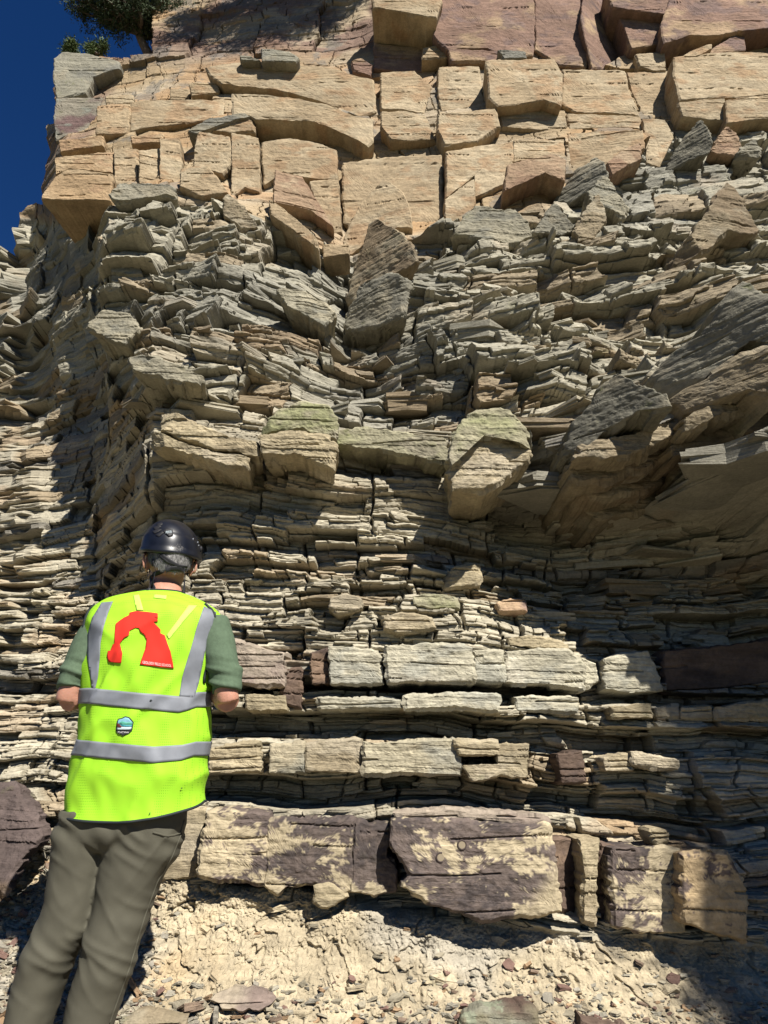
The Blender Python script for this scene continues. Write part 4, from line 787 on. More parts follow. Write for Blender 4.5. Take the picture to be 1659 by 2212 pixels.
# ---- shirt
sp = [rings_mesh(rowloft([(1294, 285, 420, 2.55, .062), (1306, 235, 448, 2.545, .085), (1330, 203, 468, 2.535, .108), (1420, 200, 460, 2.53, .122), (1560, 196, 438, 2.53, .118), (1720, 165, 430, 2.53, .12)]))]
for sh, el in ((shL, elL), (shR, elR)):
    d = el - sh; o = np.array([-.004 if sh is shL else .004, 0, 0])
    sp.append(tube([sh + np.array([0, 0, .006]), sh + d * .30 + o * 2, sh + d * .62 + o * 2, sh + d * (.80 if sh is shL else .84) + o, sh + d * (.88 if sh is shL else .92)], [.066, .064, .059, .054, .051], 22))
me = remeshed('shirt', sp, .0045, 3); V_, Nn = getv(me)
arm = np.minimum(np.abs(V_[:, 0] - shL[0]), np.abs(V_[:, 0] - shR[0]))
tz = ss(shL[2] - .06, elL[2] + .02, V_[:, 2])
wr = n2(V_[:, 2] * 62 + 9 * V_[:, 0] + 1.4 * n3(V_[:, 0] * 12, V_[:, 1] * 12, V_[:, 2] * 12, 3), V_[:, 1] * 7 + V_[:, 0] * 5, 12)
V_ += Nn * (.020 * wr * ss(.1, .8, tz) + .009 * n3(V_[:, 0] * 14, V_[:, 1] * 14, V_[:, 2] * 22, 15))[:, None]
setv(me, V_); shirt = link('shirt', me, M_SHIRT, person, True)
# ---- trousers
tl = [(1752, 144, 262, 2.53, 0.122), (1800, 126, 244, 2.53, 0.118), (1850, 120, 234, 2.53, 0.112), (1900, 111, 224, 2.53, 0.106), (1950, 102, 214, 2.53, 0.1), (2000, 84, 200.0, 2.53, 0.095), (2060, 55, 162.0, 2.52, 0.09), (2130, 34, 136, 2.53, 0.09), (2209, 17, 110, 2.53, 0.088), (2290, 2, 90, 2.52, 0.082), (2375, -10, 70, 2.51, 0.08)]
tr = [(1752, 210, 402, 2.53, 0.125), (1800, 222, 394, 2.53, 0.122), (1850, 224, 380, 2.53, 0.115), (1900, 215, 347, 2.53, 0.108), (1960, 205, 325, 2.53, 0.1), (2030, 187.0, 300, 2.52, 0.095), (2094, 171, 284, 2.52, 0.092), (2150, 153, 264, 2.53, 0.09), (2212, 140, 243, 2.53, 0.088), (2290, 122, 216, 2.52, 0.082), (2375, 104, 192, 2.51, 0.08)]
hips = [(1690, 178, 420, 2.53, .112), (1745, 156, 404, 2.53, .122), (1800, 130, 392, 2.53, .126), (1835, 150, 360, 2.53, .09)]
me = remeshed('trousers', [rings_mesh(rowloft(tl, 32)), rings_mesh(rowloft(tr, 32)), rings_mesh(rowloft(hips, 40))], .006, 5)
V_, Nn = getv(me); zz_ = V_[:, 2]
def folds(a, b, c, sd, sc=1): return n2(V_[:, 0] * a + V_[:, 2] * b + 1.0 * n3(V_[:, 0] * 5 * sc, V_[:, 1] * 5, V_[:, 2] * 5 * sc, sd), V_[:, 0] * c[0] + V_[:, 2] * c[1], sd + 1)
kn = np.exp(-((zz_ + .50) / .12) ** 2); hp = np.exp(-((zz_ + .17) / .10) ** 2); lo = ss(-.62, -.95, zz_)
r1_ = (1 - 2 * np.abs(folds(17, 13, (4, -3), 30))) ** 2; r2_ = (1 - 2 * np.abs(folds(-18, 15, (4, 4), 33))) ** 2
V_ += Nn * (.0035 * (r1_ - .4) * (kn * .8 + .4) + .004 * (r2_ - .4) * (hp + lo + .2) + .005 * n3(V_[:, 0] * 6, V_[:, 1] * 6, V_[:, 2] * 4, 36))[:, None]
V_ += Nn * (.007 * (1 - 3 * np.abs(n2(V_[:, 2] * 24 + V_[:, 0] * 16 + n3(V_[:, 0] * 9, V_[:, 1] * 9, V_[:, 2] * 9, 77), V_[:, 0] * 9, 78))) * (kn * .8 + hp + lo * .8) + .0025 * n3(V_[:, 0] * 30, V_[:, 1] * 30, V_[:, 2] * 34, 79))[:, None]
setv(me, V_); trou = link('trousers', me, M_TROU, person, True)
trT = BVHTree.FromPolygons([v.co for v in me.vertices], [p.vertices for p in me.polygons])
def on(T_, px, py, off, D=2.45):
    d = Vector(W(px, py, 1.0)).normalized(); h = T_.ray_cast(Vector((0, 0, 0)), d)
    if h[0] is None or h[0].y > 2.9: h = T_.find_nearest(Vector(W(px, py, D)))
    nn = h[1] if h[1].dot(d) < 0 else -h[1]
    return np.array(h[0] + nn * off)
def ontube(T_, pts, r_, off, **k): return tube([on(T_, x, y, off) for x, y in pts], r_, **k)
def dense(pts, st=14):
    o = []
    for a, b in zip(pts[:-1], pts[1:]):
        m = max(1, int(math.hypot(b[0] - a[0], b[1] - a[1]) / st)); o += [(a[0] + (b[0] - a[0]) * t / m, a[1] + (b[1] - a[1]) * t / m) for t in range(m)]
    return o + [pts[-1]]
def put(name, parts, mat, parent, smooth=True):
    V2, f = joinm(parts) if isinstance(parts, list) else (parts[0], [parts[1], parts[2]])
    o = bpy.data.objects.new(name, fix(grid_mesh(name, V2, f))); S.collection.objects.link(o); o.data.materials.append(mat)
    o.parent = parent
    if parent.type == 'EMPTY': o.matrix_parent_inverse = Matrix.Translation(-Vector(parent.location))
    else: o.matrix_parent_inverse = Matrix.Translation(-Vector(person.location)) if False else parent.matrix_world.inverted() if False else Matrix.Identity(4)
    o.data.polygons.foreach_set('use_smooth', np.full(len(o.data.polygons), smooth)); return o
def child(o, parent):
    o.parent = parent; return o
put('seam', [ontube(trT, dense([(392, 1800), (372, 1850), (340, 1905), (316, 1970), (300, 2020), (280, 2090), (258, 2150), (236, 2212)]), .0022, .0005, n=8, sub=2)], M_TROU, trou)
put('pocket', [ontube(trT, dense([(398, 1772), (388, 1800), (362, 1806), (330, 1798)]), .0035, .0, n=8, sub=2)], M_TROU, trou)
for nm, (xa, xb, yy) in (('boot', (5, 66, 2.53)), ('boot', (104, 172, 2.52))):
    a = W((xa + xb) / 2, 2395, yy); z0 = a[2] - .03
    bt = put(nm, [tube([a + np.array([0, -.01, .09]), a + np.array([0, -.01, .0]), a + np.array([0, .0, -.03])], [.052, .052, .05], 18), tube([a + np.array([0, -.075, -.035]), a + np.array([0, .02, -.03]), a + np.array([0, .12, -.045]), a + np.array([0, .215, -.055])], [.040, .052, .050, .036], 18)], M_BOOT, person)
    put('sole', [tube([a + np.array([0, -.10, -.085]), a + np.array([0, 0, -.085]), a + np.array([0, .12, -.088]), a + np.array([0, .24, -.088])], [.040, .044, .054, .036], 16, flat=.35 ** -1 * .35, up=(1, 0, 0))], M_SOLE, bt)
# ---- vest
vr = [(1284, 301, 399, 2.55, 0.07), (1289, 271, 415, 2.548, 0.082), (1296, 241, 431, 2.545, 0.094), (1305, 221, 447, 2.54, 0.106), (1320, 203, 465, 2.535, 0.118), (1345, 195, 474, 2.53, 0.128), (1400, 192, 466, 2.53, 0.138), (1480, 192, 450, 2.53, 0.138), (1550, 187, 446, 2.53, 0.136), (1620, 172, 444, 2.53, 0.138), (1700, 151, 438, 2.53, 0.144), (1745, 146, 436, 2.53, 0.148)]
RV = rowloft(vr, 180, 2.35, 14); GVv = np.array(RV)                     # (rows, 180, 3)
nrw = len(RV); tt = np.arange(180) / 180 * 2 * math.pi; back = np.clip(-np.sin(tt), -1, 1)
zb = GVv[-1, :, 2]; zt_ = GVv[0, :, 2]; fr = np.linspace(0, 1, nrw)
drop = (np.clip(back, 0, 1) * .036 - .020 * np.clip(np.cos(tt), 0, 1) - .0 * np.clip(-np.cos(tt), 0, 1))
for j in range(nrw):
    lowk = ss(.72, 1, fr[j]); GVv[j, :, 2] -= drop * lowk
Pv = GVv.reshape(-1, 3); cen = GVv.mean(1, keepdims=True).repeat(180, 1).reshape(-1, 3); nv = Pv - cen; nv[:, 2] = 0; nv /= np.linalg.norm(nv, axis=1)[:, None] + 1e-9
zf = Pv[:, 2]
fold = .022 * ss(.35, .1, np.abs(zf - .18)) * (1 - 2 * np.abs(n2(Pv[:, 0] * 13 - zf * 6, zf * 3, 51))) + .020 * n2(Pv[:, 0] * 7 + zf * 2, zf * 3.2, 52) + .016 * (.5 - np.abs(2 * n2(Pv[:, 0] * 11 - zf * 10, zf * 5 + Pv[:, 0] * 5, 53))) + .006 * n2(Pv[:, 0] * 34 + zf * 10, zf * 18, 54)
Pv = Pv + nv * (fold * ss(.60, .48, zf))[:, None]
k = np.arange(180); j = np.arange(nrw - 1)[:, None]
q = np.stack([j * 180 + k, (j + 1) * 180 + k, (j + 1) * 180 + (k + 1) % 180, j * 180 + (k + 1) % 180], -1).reshape(-1, 4)
me = fix(grid_mesh('vest', Pv, q)); vest = link('vest', me, M_VEST, person, True)
sm = vest.modifiers.new('t', 'SOLIDIFY'); sm.thickness = .0025; sm.offset = -1
vT = BVHTree.FromPolygons([v.co for v in me.vertices], [p.vertices for p in me.polygons])
def r1(*p): return [(.36 * a * 1.5068, 1095 + .36 * b) if False else (.36 * a, 1095 + .36 * b) for a, b in p]
def r2(*p): return [(.36 * a, 1626 + .36 * b) for a, b in p]
from mathutils.geometry import delaunay_2d_cdt
def decal(name, pts, mat, off=.0028, st=5.0, T_=None, parent=None, thick=0.0012):
    """cloth or print of the given outline laid on the surface"""
    T_ = T_ or vT; P = dense(list(pts) + [pts[0]], st)[:-1]; n_ = len(P); xs = [p[0] for p in P]; ys = [p[1] for p in P]
    inner = []
    for gx_ in np.arange(min(xs), max(xs), st):
        for gy_ in np.arange(min(ys), max(ys), st):
            c_ = False
            for a in range(n_):
                x1, y1 = P[a]; x2, y2 = P[a - 1]
                if (y1 > gy_) != (y2 > gy_) and gx_ < (x2 - x1) * (gy_ - y1) / (y2 - y1) + x1: c_ = not c_
            if c_ and min((gx_ - x) ** 2 + (gy_ - y) ** 2 for x, y in P) > (st * .4) ** 2: inner.append((gx_, gy_))
    r_ = delaunay_2d_cdt([Vector(p) for p in P + inner], [], [list(range(n_))], 1, 1e-6)
    Vd = np.array([on(T_, v.x, v.y, off) for v in r_[0]]); F_ = np.array([list(f) for f in r_[2] if len(f) == 3])
    me = grid_mesh(name, Vd, F_); o = bpy.data.objects.new(name, me); S.collection.objects.link(o); me.materials.append(mat)
    o.parent = parent or vest; me.polygons.foreach_set('use_smooth', np.ones(len(me.polygons), dtype=bool))
    m_ = o.modifiers.new('t', 'SOLIDIFY'); m_.thickness = thick; m_.offset = 0; return o
def text_on(name, body_, p0, p1, h, mat, off=.0045, T_=None, parent=None):
    cu = bpy.data.curves.new('t', 'FONT'); cu.body = body_; cu.size = 1.0; o = bpy.data.objects.new('t', cu); S.collection.objects.link(o)
    dg = bpy.context.evaluated_depsgraph_get(); dg.update(); m2 = bpy.data.meshes.new_from_object(o.evaluated_get(dg)); bpy.data.objects.remove(o)
    V2, _ = getv(m2); w_ = V2[:, 0].max(); hh = V2[:, 1].max(); ux, uy = (p1[0] - p0[0]), (p1[1] - p0[1])
    V3 = []
    for v in V2:
        t = v[0] / w_; u = v[1] / hh * h; V3.append(on(T_ or vT, p0[0] + ux * t + 0 * u, p0[1] + uy * t - u, off))
    setv(m2, np.array(V3)); m2.name = name; m2.materials.clear(); m2.materials.append(mat); ob = bpy.data.objects.new(name, m2); S.collection.objects.link(ob); ob.parent = parent or vest
    return ob
# taped bands
def wrapband(pl, wdt):
    """reflective band right round the vest; pl: list of (px, py_top, py_bottom) across the back"""
    R1, R2 = [], []
    for t in range(180):
        s_ = Pv.reshape(nrw, 180, 3)[:, t]; px_, py_ = proj(s_[:, 0], s_[:, 1] if False else s_[:, 1], s_[:, 2])
        back_ = np.sin(tt[t]) <= .15
        xq = px_[nrw // 2]
        if back_: a = np.interp(xq, [p[0] for p in pl], [p[1] for p in pl]); b = np.interp(xq, [p[0] for p in pl], [p[2] for p in pl])
        else: a = np.interp(xq, [pl[0][0], pl[-1][0]], [pl[0][1], pl[-1][1]]) + 12; b = a + wdt
        ja = np.interp(a, py_, np.arange(nrw)); jb = np.interp(b, py_, np.arange(nrw)); js = np.linspace(ja, jb, 8)
        R1.append([[np.interp(j_, np.arange(nrw), s_[:, c_]) for c_ in range(3)] for j_ in js])
    A = np.array(R1); A[..., :2] += (nv.reshape(nrw, 180, 3)[nrw // 2][:, None, :2]) * .003
    k = np.arange(180)[:, None]; l = np.arange(7)[None]
    q = np.stack([k * 8 + l, k * 8 + l + 1, ((k + 1) % 180) * 8 + l + 1, ((k + 1) % 180) * 8 + l], -1).reshape(-1, 4)
    o = bpy.data.objects.new('reflective_band', fix(grid_mesh('reflective_band', A.reshape(-1, 3), q))); S.collection.objects.link(o); o.data.materials.append(M_STRIPE); o.parent = vest
    o.data.polygons.foreach_set('use_smooth', np.ones(len(o.data.polygons), dtype=bool)); m_ = o.modifiers.new('t', 'SOLIDIFY'); m_.thickness = .0015; m_.offset = 0
wrapband([(176, 1488, 1520), (205, 1486, 1520), (320, 1497, 1531), (410, 1504, 1539), (449, 1495, 1527)], 33)
wrapband([(166, 1594, 1626), (185, 1597, 1631), (360, 1613, 1648), (420, 1609, 1642), (448, 1602, 1633)], 33)
decal('reflective_band', r1((612, 578), (680, 570), (650, 640), (625, 720), (606, 820), (600, 930), (590, 1020), (575, 1092), (556, 1092), (545, 1010), (530, 920), (526, 850), (532, 760), (555, 670)), M_STRIPE)
decal('reflective_band', r1((1222, 600), (1295, 636), (1270, 720), (1240, 810), (1215, 930), (1190, 1060), (1165, 1145), (1075, 1138), (1092, 1020), (1120, 930), (1150, 830), (1180, 720)), M_STRIPE)
decal('strap_showing_through', r1((800, 532), (835, 530), (862, 622), (822, 624)), M_PALE, .002)
decal('strap_showing_through', r1((1132, 592), (1182, 594), (1100, 690), (1015, 795), (1000, 770), (1060, 690)), M_PALE, .002)
decal('collar_tag', r1((925, 528), (1000, 534), (996, 556), (922, 548)), M_PALE, .002)
decal('arch_logo', r1((645, 895), (650, 865), (665, 862), (680, 825), (690, 820), (690, 760), (695, 705), (720, 685), (745, 668), (780, 650), (778, 637), (815, 628), (880, 632), (948, 642), (948, 668), (924, 666), (947, 674), (947, 688), (920, 690), (945, 715), (965, 737), (965, 760), (990, 772), (1010, 835), (1022, 868), (1030, 910), (1042, 970), (842, 948), (855, 905), (862, 885), (875, 850), (882, 800), (868, 770), (842, 750), (835, 728), (815, 727), (780, 745), (775, 770), (745, 790), (722, 820), (728, 850), (735, 880), (728, 937), (655, 932)), M_RED, .0030, 3.5)
text_on('lettering', 'GEOLOGY FIELD SCHOOL', (.36 * 858, 1095 + .36 * 942), (.36 * 1026, 1095 + .36 * 960), 5.4, M_WHITE)
MB_, MT_, MG_, MD_, MR_ = plain('patch_sky', (.17, .36, .44), .6), plain('patch_teal', (.03, .22, .26), .6), plain('patch_green', (.07, .28, .20), .6), plain('patch_black', (.02, .022, .025), .6), plain('patch_maroon', (.10, .02, .02), .6)
MWt = plain('patch_white', (.42, .5, .53), .6)
patch = decal('patch', r1((700, 1345), (704, 1290), (712, 1272), (735, 1268), (755, 1258), (778, 1262), (790, 1276), (802, 1290), (794, 1340), (776, 1358), (740, 1373), (712, 1360)), MD_, .0030, 3)
decal('patch_picture', r1((708, 1340), (711, 1292), (718, 1278), (740, 1274), (756, 1265), (774, 1269), (784, 1280), (795, 1292), (788, 1334)), MB_, .0042, 3)
decal('patch_picture', r1((710, 1302), (740, 1288), (760, 1292), (793, 1290), (791, 1308), (710, 1306)), MG_, .0052, 3)
decal('patch_picture', r1((710, 1306), (792, 1308), (790, 1318), (709, 1314)), MT_, .0052, 3)
decal('patch_picture', r1((709, 1315), (740, 1320), (789, 1320), (787, 1334), (708, 1340)), MWt, .0052, 3)
decal('patch_picture', r1((709, 1300), (724, 1304), (738, 1316), (728, 1324), (709, 1322)), MR_, .0062, 2.5)
text_on('patch_lettering', 'KATMAI', (.36 * 713, 1095 + .36 * 1357), (.36 * 772, 1095 + .36 * 1358), 3.6, M_WHITE, .0050)
for (x, y, s_) in ((326, 1514, 2.6), (324, 1757, 2.0), (391, 1702, 1.8)):
    decal('dirt_spot', [(x - s_, y), (x - .3 * s_, y + .6 * s_), (x + s_, y - .3 * s_), (x + .4 * s_, y - s_), (x - .6 * s_, y - .5 * s_)], M_PIPE, .0046, 2)
hem = [tuple(Pv.reshape(nrw, 180, 3)[-1, t % 180]) for t in range(0, 181, 3)]
nk = [tuple(Pv.reshape(nrw, 180, 3)[0, t % 180]) for t in range(0, 181, 3)]
put('binding', [tube(hem, .0045, 8, sub=2)], M_PIPE, vest); put('binding', [tube(nk, .0045, 8, sub=2)], M_PIPE, vest)
Gv = Pv.reshape(nrw, 180, 3); Nv = nv.reshape(nrw, 180, 3); za, zb_ = W(190, 1306, 2.5)[2], W(180, 1486, 2.5)[2]
for ti, lean in ((101, 1.2), (169, -1.2)):                       # armhole edges, curving a little toward the spine near the shoulder
    P = []
    for j_ in range(0, nrw, 2):
        z_ = Gv[j_, ti, 2]
        if zb_ < z_ < za:
            k_ = int(ti + lean * 6 * max(0, (z_ - zb_) / (za - zb_) - .8)); P.append(Gv[j_, k_] + Nv[j_, k_] * .0025)
    put('binding', [tube(P, .0052, 8, sub=1)], M_PIPE, vest)
# ---- hair: a cropped cap over the back of the skull, with short strands
rng = np.random.RandomState(8); hv = []
th = np.linspace(.3, 1.0, 34) * 2.42; ph = np.linspace(-math.pi, math.pi, 90)[:-1]
def hairp(t, p, o=0.0):
    x = math.sin(t) * math.sin(p); y = -math.sin(t) * math.cos(p); z = math.cos(t)
    return hl(x * (.0815 + o), y * (.104 + o) - .005, z * (.122 + o) + .008)
RH = [np.array([hairp(min(t, 1.25 + 1.17 * max(0, math.cos(p * .93)) ** .6 if abs(p) < 1.9 else 1.25), p) for p in ph]) for t in th]
hm = rings_mesh(RH); extra = []
V2, f2 = joinm([hm]); tv, tf = [], []
for _ in range(5200):
    p = rng.uniform(-1.75, 1.75); lim = 1.25 + 1.17 * max(0, math.cos(p * .93)) ** .6; t = rng.uniform(1.0, lim)
    a = hairp(t, p, -.001); b = hairp(t + .10 + .05 * rng.rand(), p + rng.normal(0, .05), .0025 + .003 * rng.rand()); s_ = np.cross(b - a, a - hc); s_ = s_ / (np.linalg.norm(s_) + 1e-9) * .0006
    i0 = len(tv); tv += [a - s_, a + s_, b]; tf.append([i0, i0 + 1, i0 + 2])
V3 = np.concatenate([V2, np.array(tv)]); f2 = [f2[0], np.concatenate([f2[1], np.array(tf) + len(V2)])]
hair = bpy.data.objects.new('hair', grid_mesh('hair', V3, f2)); S.collection.objects.link(hair); hair.data.materials.append(M_HAIR); hair.parent = body
hT = BVHTree.FromPolygons([Vector(v) for v in V3], [list(map(int, f)) for f in f2[0]] + [list(map(int, f)) for f in f2[1][:178]])
allT = BVHTree.FromPolygons([v.co for v in body.data.vertices] + [Vector(v) for v in V2], [list(p.vertices) for p in body.data.polygons] + [[int(i) + len(body.data.vertices) for i in f] for f in f2[0]])
# ---- helmet
zr = .776; hcx = W(370, 1195, 2.6); ctr = np.array([hcx[0], 2.60, zr])
def helm(t, p, o=0.0):
    """t from 0 (crown) to 1 (rim)"""
    a = t * math.pi / 2 * 1.06; rr = math.sin(min(a, math.pi / 2)) ** .92; low = max(0, a - math.pi / 2)
    sx = (.116 + o) * rr; sy = (.129 + o) * rr
    z = (.130 + o) * math.cos(min(a, math.pi / 2)) ** .95 - low * .20
    rim = t ** 6 * (.016 * math.exp(-((p - 2.05 - math.pi * 0) / .45) ** 2) + .016 * math.exp(-((p + 2.05) / .45) ** 2) - .016 * math.exp(-(p / .8) ** 2))
    x = sx * math.sin(p); y = -sy * math.cos(p)
    c, s_ = math.cos(.35), math.sin(.35)
    return ctr + np.array([x * c - y * s_ * .0 + .0, y, z + rim - .10 * x])
ph = np.linspace(-math.pi, math.pi, 97)[:-1]; ts = np.linspace(.02, 1, 34)
RO = [np.array([helm(t, p, .006 * math.exp(-((t - .985) / .03) ** 2) + (.0022 * ss(.70, .74, np.array(t)) if True else 0)) for p in ph]) for t in ts]
RI = [np.array([helm(t, p, -.008) for p in ph]) for t in ts[::-1]]
helmet = put('helmet', [rings_mesh(RO + RI)], M_HELM, person)
heT = BVHTree.FromPolygons([v.co for v in helmet.data.vertices], [p.vertices for p in helmet.data.polygons])
for pts in ([(338, 1133), (350, 1129), (352, 1133), (342, 1138)], [(331, 1140), (345, 1134), (349, 1138), (335, 1146)], [(329, 1149), (343, 1142), (350, 1145), (334, 1154)], [(336, 1157), (352, 1147), (356, 1150), (344, 1160)]):
    decal('vent', pts, M_BLACK, .0012, 3, heT, helmet, .002)
decal('badge', r1((980, 150), (1000, 132), (1035, 140), (1038, 175), (1012, 178)), M_BLACK, .0025, 3, heT, helmet, .003)
text_on('badge_lettering', 'PETZL', (358, 1154), (371, 1152), 4.2, MWt, .0048, heT, helmet)
for x, y in ((417, 1164), (427, 1171), (429, 1178)):
    decal('scuff', [(x - 1.6, y), (x, y + 2.4), (x + 1.6, y + .4), (x + .5, y - 1.5)], M_STRIPE, .0006, 2, heT, helmet, .0006)
put('headlamp_clip', [ell_m(on(heT, 433, 1186, .002), (.006, .008, .012), None, 10)], M_BLACK, helmet)
def strap(pts, w_=.0085): return tube([on(allT, x, y, .0045) for x, y in dense(pts, 8)], w_, 10, flat=5.5, up=(0, 0, 1), sub=2)
def strapn(name, pts, w_=.0085):
    P = [on(allT, x, y, .0045) for x, y in dense(pts, 8)]; R_ = []
    for i_, p in enumerate(P):
        t_ = P[min(i_ + 1, len(P) - 1)] - P[max(i_ - 1, 0)]; t_ /= np.linalg.norm(t_) + 1e-9; h = allT.find_nearest(Vector(p)); n_ = np.array(h[1]); n_ = n_ - t_ * np.dot(n_, t_); n_ /= np.linalg.norm(n_) + 1e-9; s_ = np.cross(t_, n_)
        a = np.arange(10) / 10 * 2 * math.pi; R_.append(p + np.cos(a)[:, None] * s_ * w_ + np.sin(a)[:, None] * n_ * .0018)
    return put(name, [rings_mesh(R_)], M_BLACK, helmet)
strapn('strap', [(404, 1232), (380, 1227), (360, 1229), (335, 1240), (318, 1253), (308, 1263)], .0085)
strapn('strap', [(342, 1188), (356, 1204), (374, 1217), (394, 1228), (402, 1250), (400, 1268)], .0065)
strapn('strap', [(346, 1200), (362, 1214), (384, 1222), (410, 1226)], .0045)
strapn('strap', [(305, 1206), (303, 1225), (306, 1250)], .006)
put('strap_buckle', [ell_m(on(allT, 306, 1258, .006), (.011, .008, .019), None, 12)], M_BLACK, helmet)
# ---- sunglasses
gl = [hl(-.080, -.005, -.002), hl(-.078, .05, -.006), hl(-.066, .092, -.010)]; gr_ = [hl(.080, -.005, -.002), hl(.078, .05, -.006), hl(.066, .092, -.010)]
sg = put('sunglasses', [tube(gl, .0022, 8), tube(gr_, .0022, 8), tube([hl(-.066, .094, -.006), hl(-.03, .104, -.004), hl(0, .108, -.006), hl(.03, .104, -.004), hl(.066, .094, -.006)], .0022, 8)], M_BLACK, person)
for s_ in (-1, 1): put('lens', [ell_m(hl(s_ * .036, .100, -.018), (.029, .004, .019), HM, 18)], M_GLASS, sg)
bpy.context.view_layer.update()
for o in list(S.objects):                                       # sub-parts keep world coordinates under parts that sit at the person's offset
    if o.parent is not None and o.parent.parent is not None and o.parent.type == 'MESH':
        o.matrix_parent_inverse = Matrix.Identity(4)
# ------------------------------------------------------------------ trees on the cliff
M_BARK = plain('bark', (.13, .10, .075), .9, nsc=40, namt=.4, bump=.8, bsc=60)
def leafmat(name, c1, c2):
    m, N, L, b = newmat(name, .75); at = N.new('ShaderNodeAttribute'); at.attribute_name = 'Col'; L.new(at.outputs['Color'], b.inputs['Base Color']); return m
M_LEAF = leafmat('juniper_leaf', None, None)
def tree(name, label, cat, base, ctr_, rad, nl, ncl, seed, c1=(.045, .075, .03), c2=(.10, .13, .06), tr=.09, group=None, spray=.10, lsz=.014, flatk=.7):
    rng = np.random.RandomState(seed); t = empty(name, tuple(base), label, cat, group)
    base = np.array(base); ctr_ = np.array(ctr_); rad = np.array(rad); parts = []; tips = []
    mid = base * .45 + ctr_ * .55 + rng.randn(3) * .06
    parts.append(tube([base, base * .75 + mid * .25 + rng.randn(3) * .04, mid, ctr_ + np.array([0, 0, rad[2] * .3])], [tr, tr * .8, tr * .6, tr * .2], 10, sub=6))
    for l in range(nl):
        d = rng.randn(3); d /= np.linalg.norm(d); e_ = ctr_ + d * rad * rng.uniform(.65, 1.0); s_ = base + (ctr_ - base) * rng.uniform(.35, .95)
        k1 = s_ * .6 + e_ * .4 + rng.randn(3) * .10 * rad.mean(); k2 = s_ * .25 + e_ * .75 + rng.randn(3) * .08 * rad.mean()
        parts.append(tube([s_, k1, k2, e_], [tr * .35, tr * .25, tr * .14, tr * .05], 6, sub=4))
        for q_ in range(ncl):
            f = rng.uniform(.35, 1.05); b0 = (k1 * (1 - f) + k2 * f) if f < .6 else (k2 * (1 - f) + e_ * f) ; b1 = b0 + rng.randn(3) * np.array([1, 1, flatk]) * .16 * rad.mean()
            parts.append(tube([b0, (b0 + b1) / 2 + rng.randn(3) * .01, b1], [tr * .07, tr * .05, tr * .03], 4, sub=1)); tips.append((b0, b1))
    put('trunk', parts, M_BARK, t)
    LV, LC = [], []
    for b0, b1 in tips:
        m = rng.randint(40, 80); f = rng.uniform(.3, 1.25, m)[:, None]; p = b0 + (b1 - b0) * f + rng.randn(m, 3) * spray * .42
        d = rng.randn(m, 3) * .7 + (b1 - b0) / (np.linalg.norm(b1 - b0) + 1e-6); d /= np.linalg.norm(d, axis=1)[:, None]; s_ = np.cross(d, rng.randn(m, 3)); s_ /= np.linalg.norm(s_, axis=1)[:, None]
        L_ = lsz * (1 + 1.6 * rng.rand(m))[:, None]; LV.append(np.stack([p - s_ * L_ * .22, p + s_ * L_ * .22, p + d * L_ * 1.5 + s_ * L_ * .1, p + d * L_ * 1.2 - s_ * L_ * .15], 1))
        cc = np.array(c1) + (np.array(c2) - np.array(c1)) * rng.rand() ; LC.append(np.repeat((cc * (.7 + .6 * rng.rand(m, 1)))[:, None], 4, 1))
    LV = np.concatenate(LV); LC = np.concatenate(LC); n = len(LV)
    me = grid_mesh('crown', LV.reshape(-1, 3), np.arange(n * 4).reshape(n, 4), LC.reshape(-1, 3)); link('crown', me, M_LEAF, t)
    return t
b0 = W(325, 128, 6.9)
tree('juniper_tree', 'dark juniper tree growing out over the left end of the top ledge', 'tree', b0, W(275, 0, 6.6), (.80, .4, .52), 46, 10, 4, tr=.085, lsz=.013)
b0 = W(345, 60, 7.0)
tree('juniper_tree', 'low left hand juniper limb mass spreading against the blue sky', 'tree', W(300, 118, 7.2), W(228, 30, 6.9), (.36, .4, .30), 16, 12, 9, tr=.06) if False else None
for lab, px_, py_, s_ in (('small bright green shrub at the far left tip of the top ledge', 148, 104, .16), ('small bright green shrub under the juniper on the top ledge', 205, 106, .20)):
    b0 = W(px_, py_ + 8, 6.6); tree('shrub', lab, 'shrub', b0, b0 + np.array([0, 0, s_ * .6]), (s_ * .6, s_ * .6, s_ * .75), 7, 6, 21 + px_, c1=(.07, .12, .03), c2=(.16, .21, .07), tr=.02, spray=.07, lsz=.011)
sda = np.array(sd)
c_ = W(590, 45, 6.35) + sda * 2.6
tree('juniper_tree', 'juniper leaning over the cliff edge above the stained upper wall', 'tree', c_ + np.array([-.2, 1.9, -.9]), c_, (1.35, .8, .6), 40, 14, 31, tr=.12, lsz=.02, spray=.13)
c_ = W(1890, 1900, 3.3) + sda * 6.2
tree('pine_tree', 'tall tree standing behind the viewer that dapples the lower right rock', 'tree', (c_[0] + .5, c_[1] - .3, -1.8), c_, (.9, .9, 1.2), 44, 14, 41, tr=.14, lsz=.03, spray=.16)
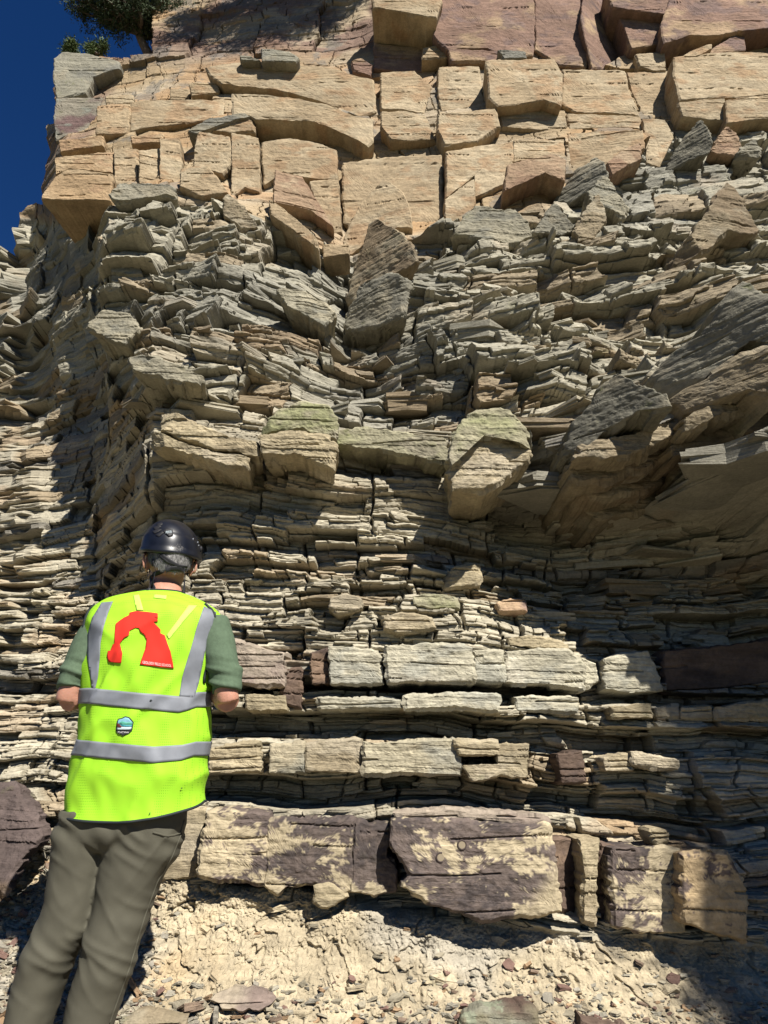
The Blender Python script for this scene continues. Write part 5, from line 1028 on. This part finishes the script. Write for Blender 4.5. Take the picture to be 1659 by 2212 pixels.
# ------------------------------------------------------------------ ground sheet, scree and chips
gx_ = np.concatenate([-np.geomspace(300, 5, 24), np.linspace(-4.6, 4.6, 150), np.geomspace(5, 300, 24)]); gy_ = np.concatenate([-np.geomspace(300, 3, 30), np.linspace(-2.7, 3.6, 120), np.geomspace(4, 300, 20)])
AX, AY = np.meshgrid(gx_, gy_)
near = ss(6, 3, np.hypot(AX, AY - 1))
AZ = -1.02 - .17 * np.clip(2.5 - AY, 0, 4) + near * (.06 * fbm2(AX * 1.5, AY * 1.5, 4, 201) + .02 * fbm2(AX * 9, AY * 9, 4, 202, .6))
gc = np.array([.40, .335, .235]) + 0 * AX[..., None]; gc = mixc(gc, [.30, .26, .20], ss(-.1, .3, fbm2(AX * 2, AY * 2, 4, 203))); gc = mixc(gc, [.10, .10, .055], ss(2.2, 5.5, np.hypot(AX, AY - 2.5) + fbm2(AX, AY, 3, 204)))
n_r, n_c = AX.shape; ii = np.arange(n_r * n_c).reshape(n_r, n_c); q = np.stack([ii[:-1, :-1], ii[:-1, 1:], ii[1:, 1:], ii[1:, :-1]], -1).reshape(-1, 4)
gr = link('ground', grid_mesh('ground', np.stack([AX, AY, AZ], -1).reshape(-1, 3), q, gc.reshape(-1, 3)), M_CLAY); tag(gr, kind='structure')
wst = kC * inb * (PY < 2300) * (0.02 + 1.3 * ss(380, 230, PX) * ss(1760, 1850, PY) + .35 * ss(2090, 2190, PY))
palc = np.array([[.42, .37, .27], [.34, .31, .25], [.40, .27, .16], [.24, .15, .12], [.50, .46, .36], [.30, .22, .16]])
pv, q1, cp1, pc = plates(7000, wst, .003, .020, .3, .7, .35, 6, .05)
pc = pc.reshape(7000, -1, 3) * 0 + palc[rng.choice(6, 7000, p=[.36, .24, .12, .05, .18, .05])][:, None] * (.8 + .4 * rng.rand(7000, 1, 1))
pv = pv - np.array([0, .004, 0])
db = link('rock_debris', grid_mesh('rock_debris', pv, [q1, cp1], pc.reshape(-1, 3)), M_CLIFF); tag(db, 'small angular chips of rock strewn over the clay slope', 'rubble', kind='stuff')
protos = []
for k in range(10):
    pv, q1, cp1, pc = plates(1, wst, .045, .05, .35, .75, .4, 6, 0)
    pv = pv - pv.mean(0); pc = pc * 0 + palc[k % 6] * (.9 + .2 * rng.rand()); protos.append(grid_mesh('rock_chip', pv, [q1, cp1], pc)); protos[-1].materials.append(M_CLIFF)
wv = (wst * keepv).ravel(); wv = wv / wv.sum()
for k, i in enumerate(rng.choice(len(wv), 110, p=wv)):
    o = bpy.data.objects.new('rock_chip', protos[k % 10]); S.collection.objects.link(o); o.location = V[i] + np.array([0, -.008, .004]); s_ = .28 + .75 * rng.rand() ** 2
    o.scale = (s_, s_, s_ * (.6 + .6 * rng.rand())); o.rotation_euler = (rng.normal(0, .35) - .3, rng.normal(0, .3), rng.rand() * 6.28)
    nm_ = ['tan', 'greenish grey', 'rusty brown', 'dark purple brown', 'pale cream', 'dull brown'][k % 10 % 6]; tag(o, nm_ + ' angular rock chip lying loose in the scree below the cliff', 'stone', nm_ + ' loose chips below the cliff')
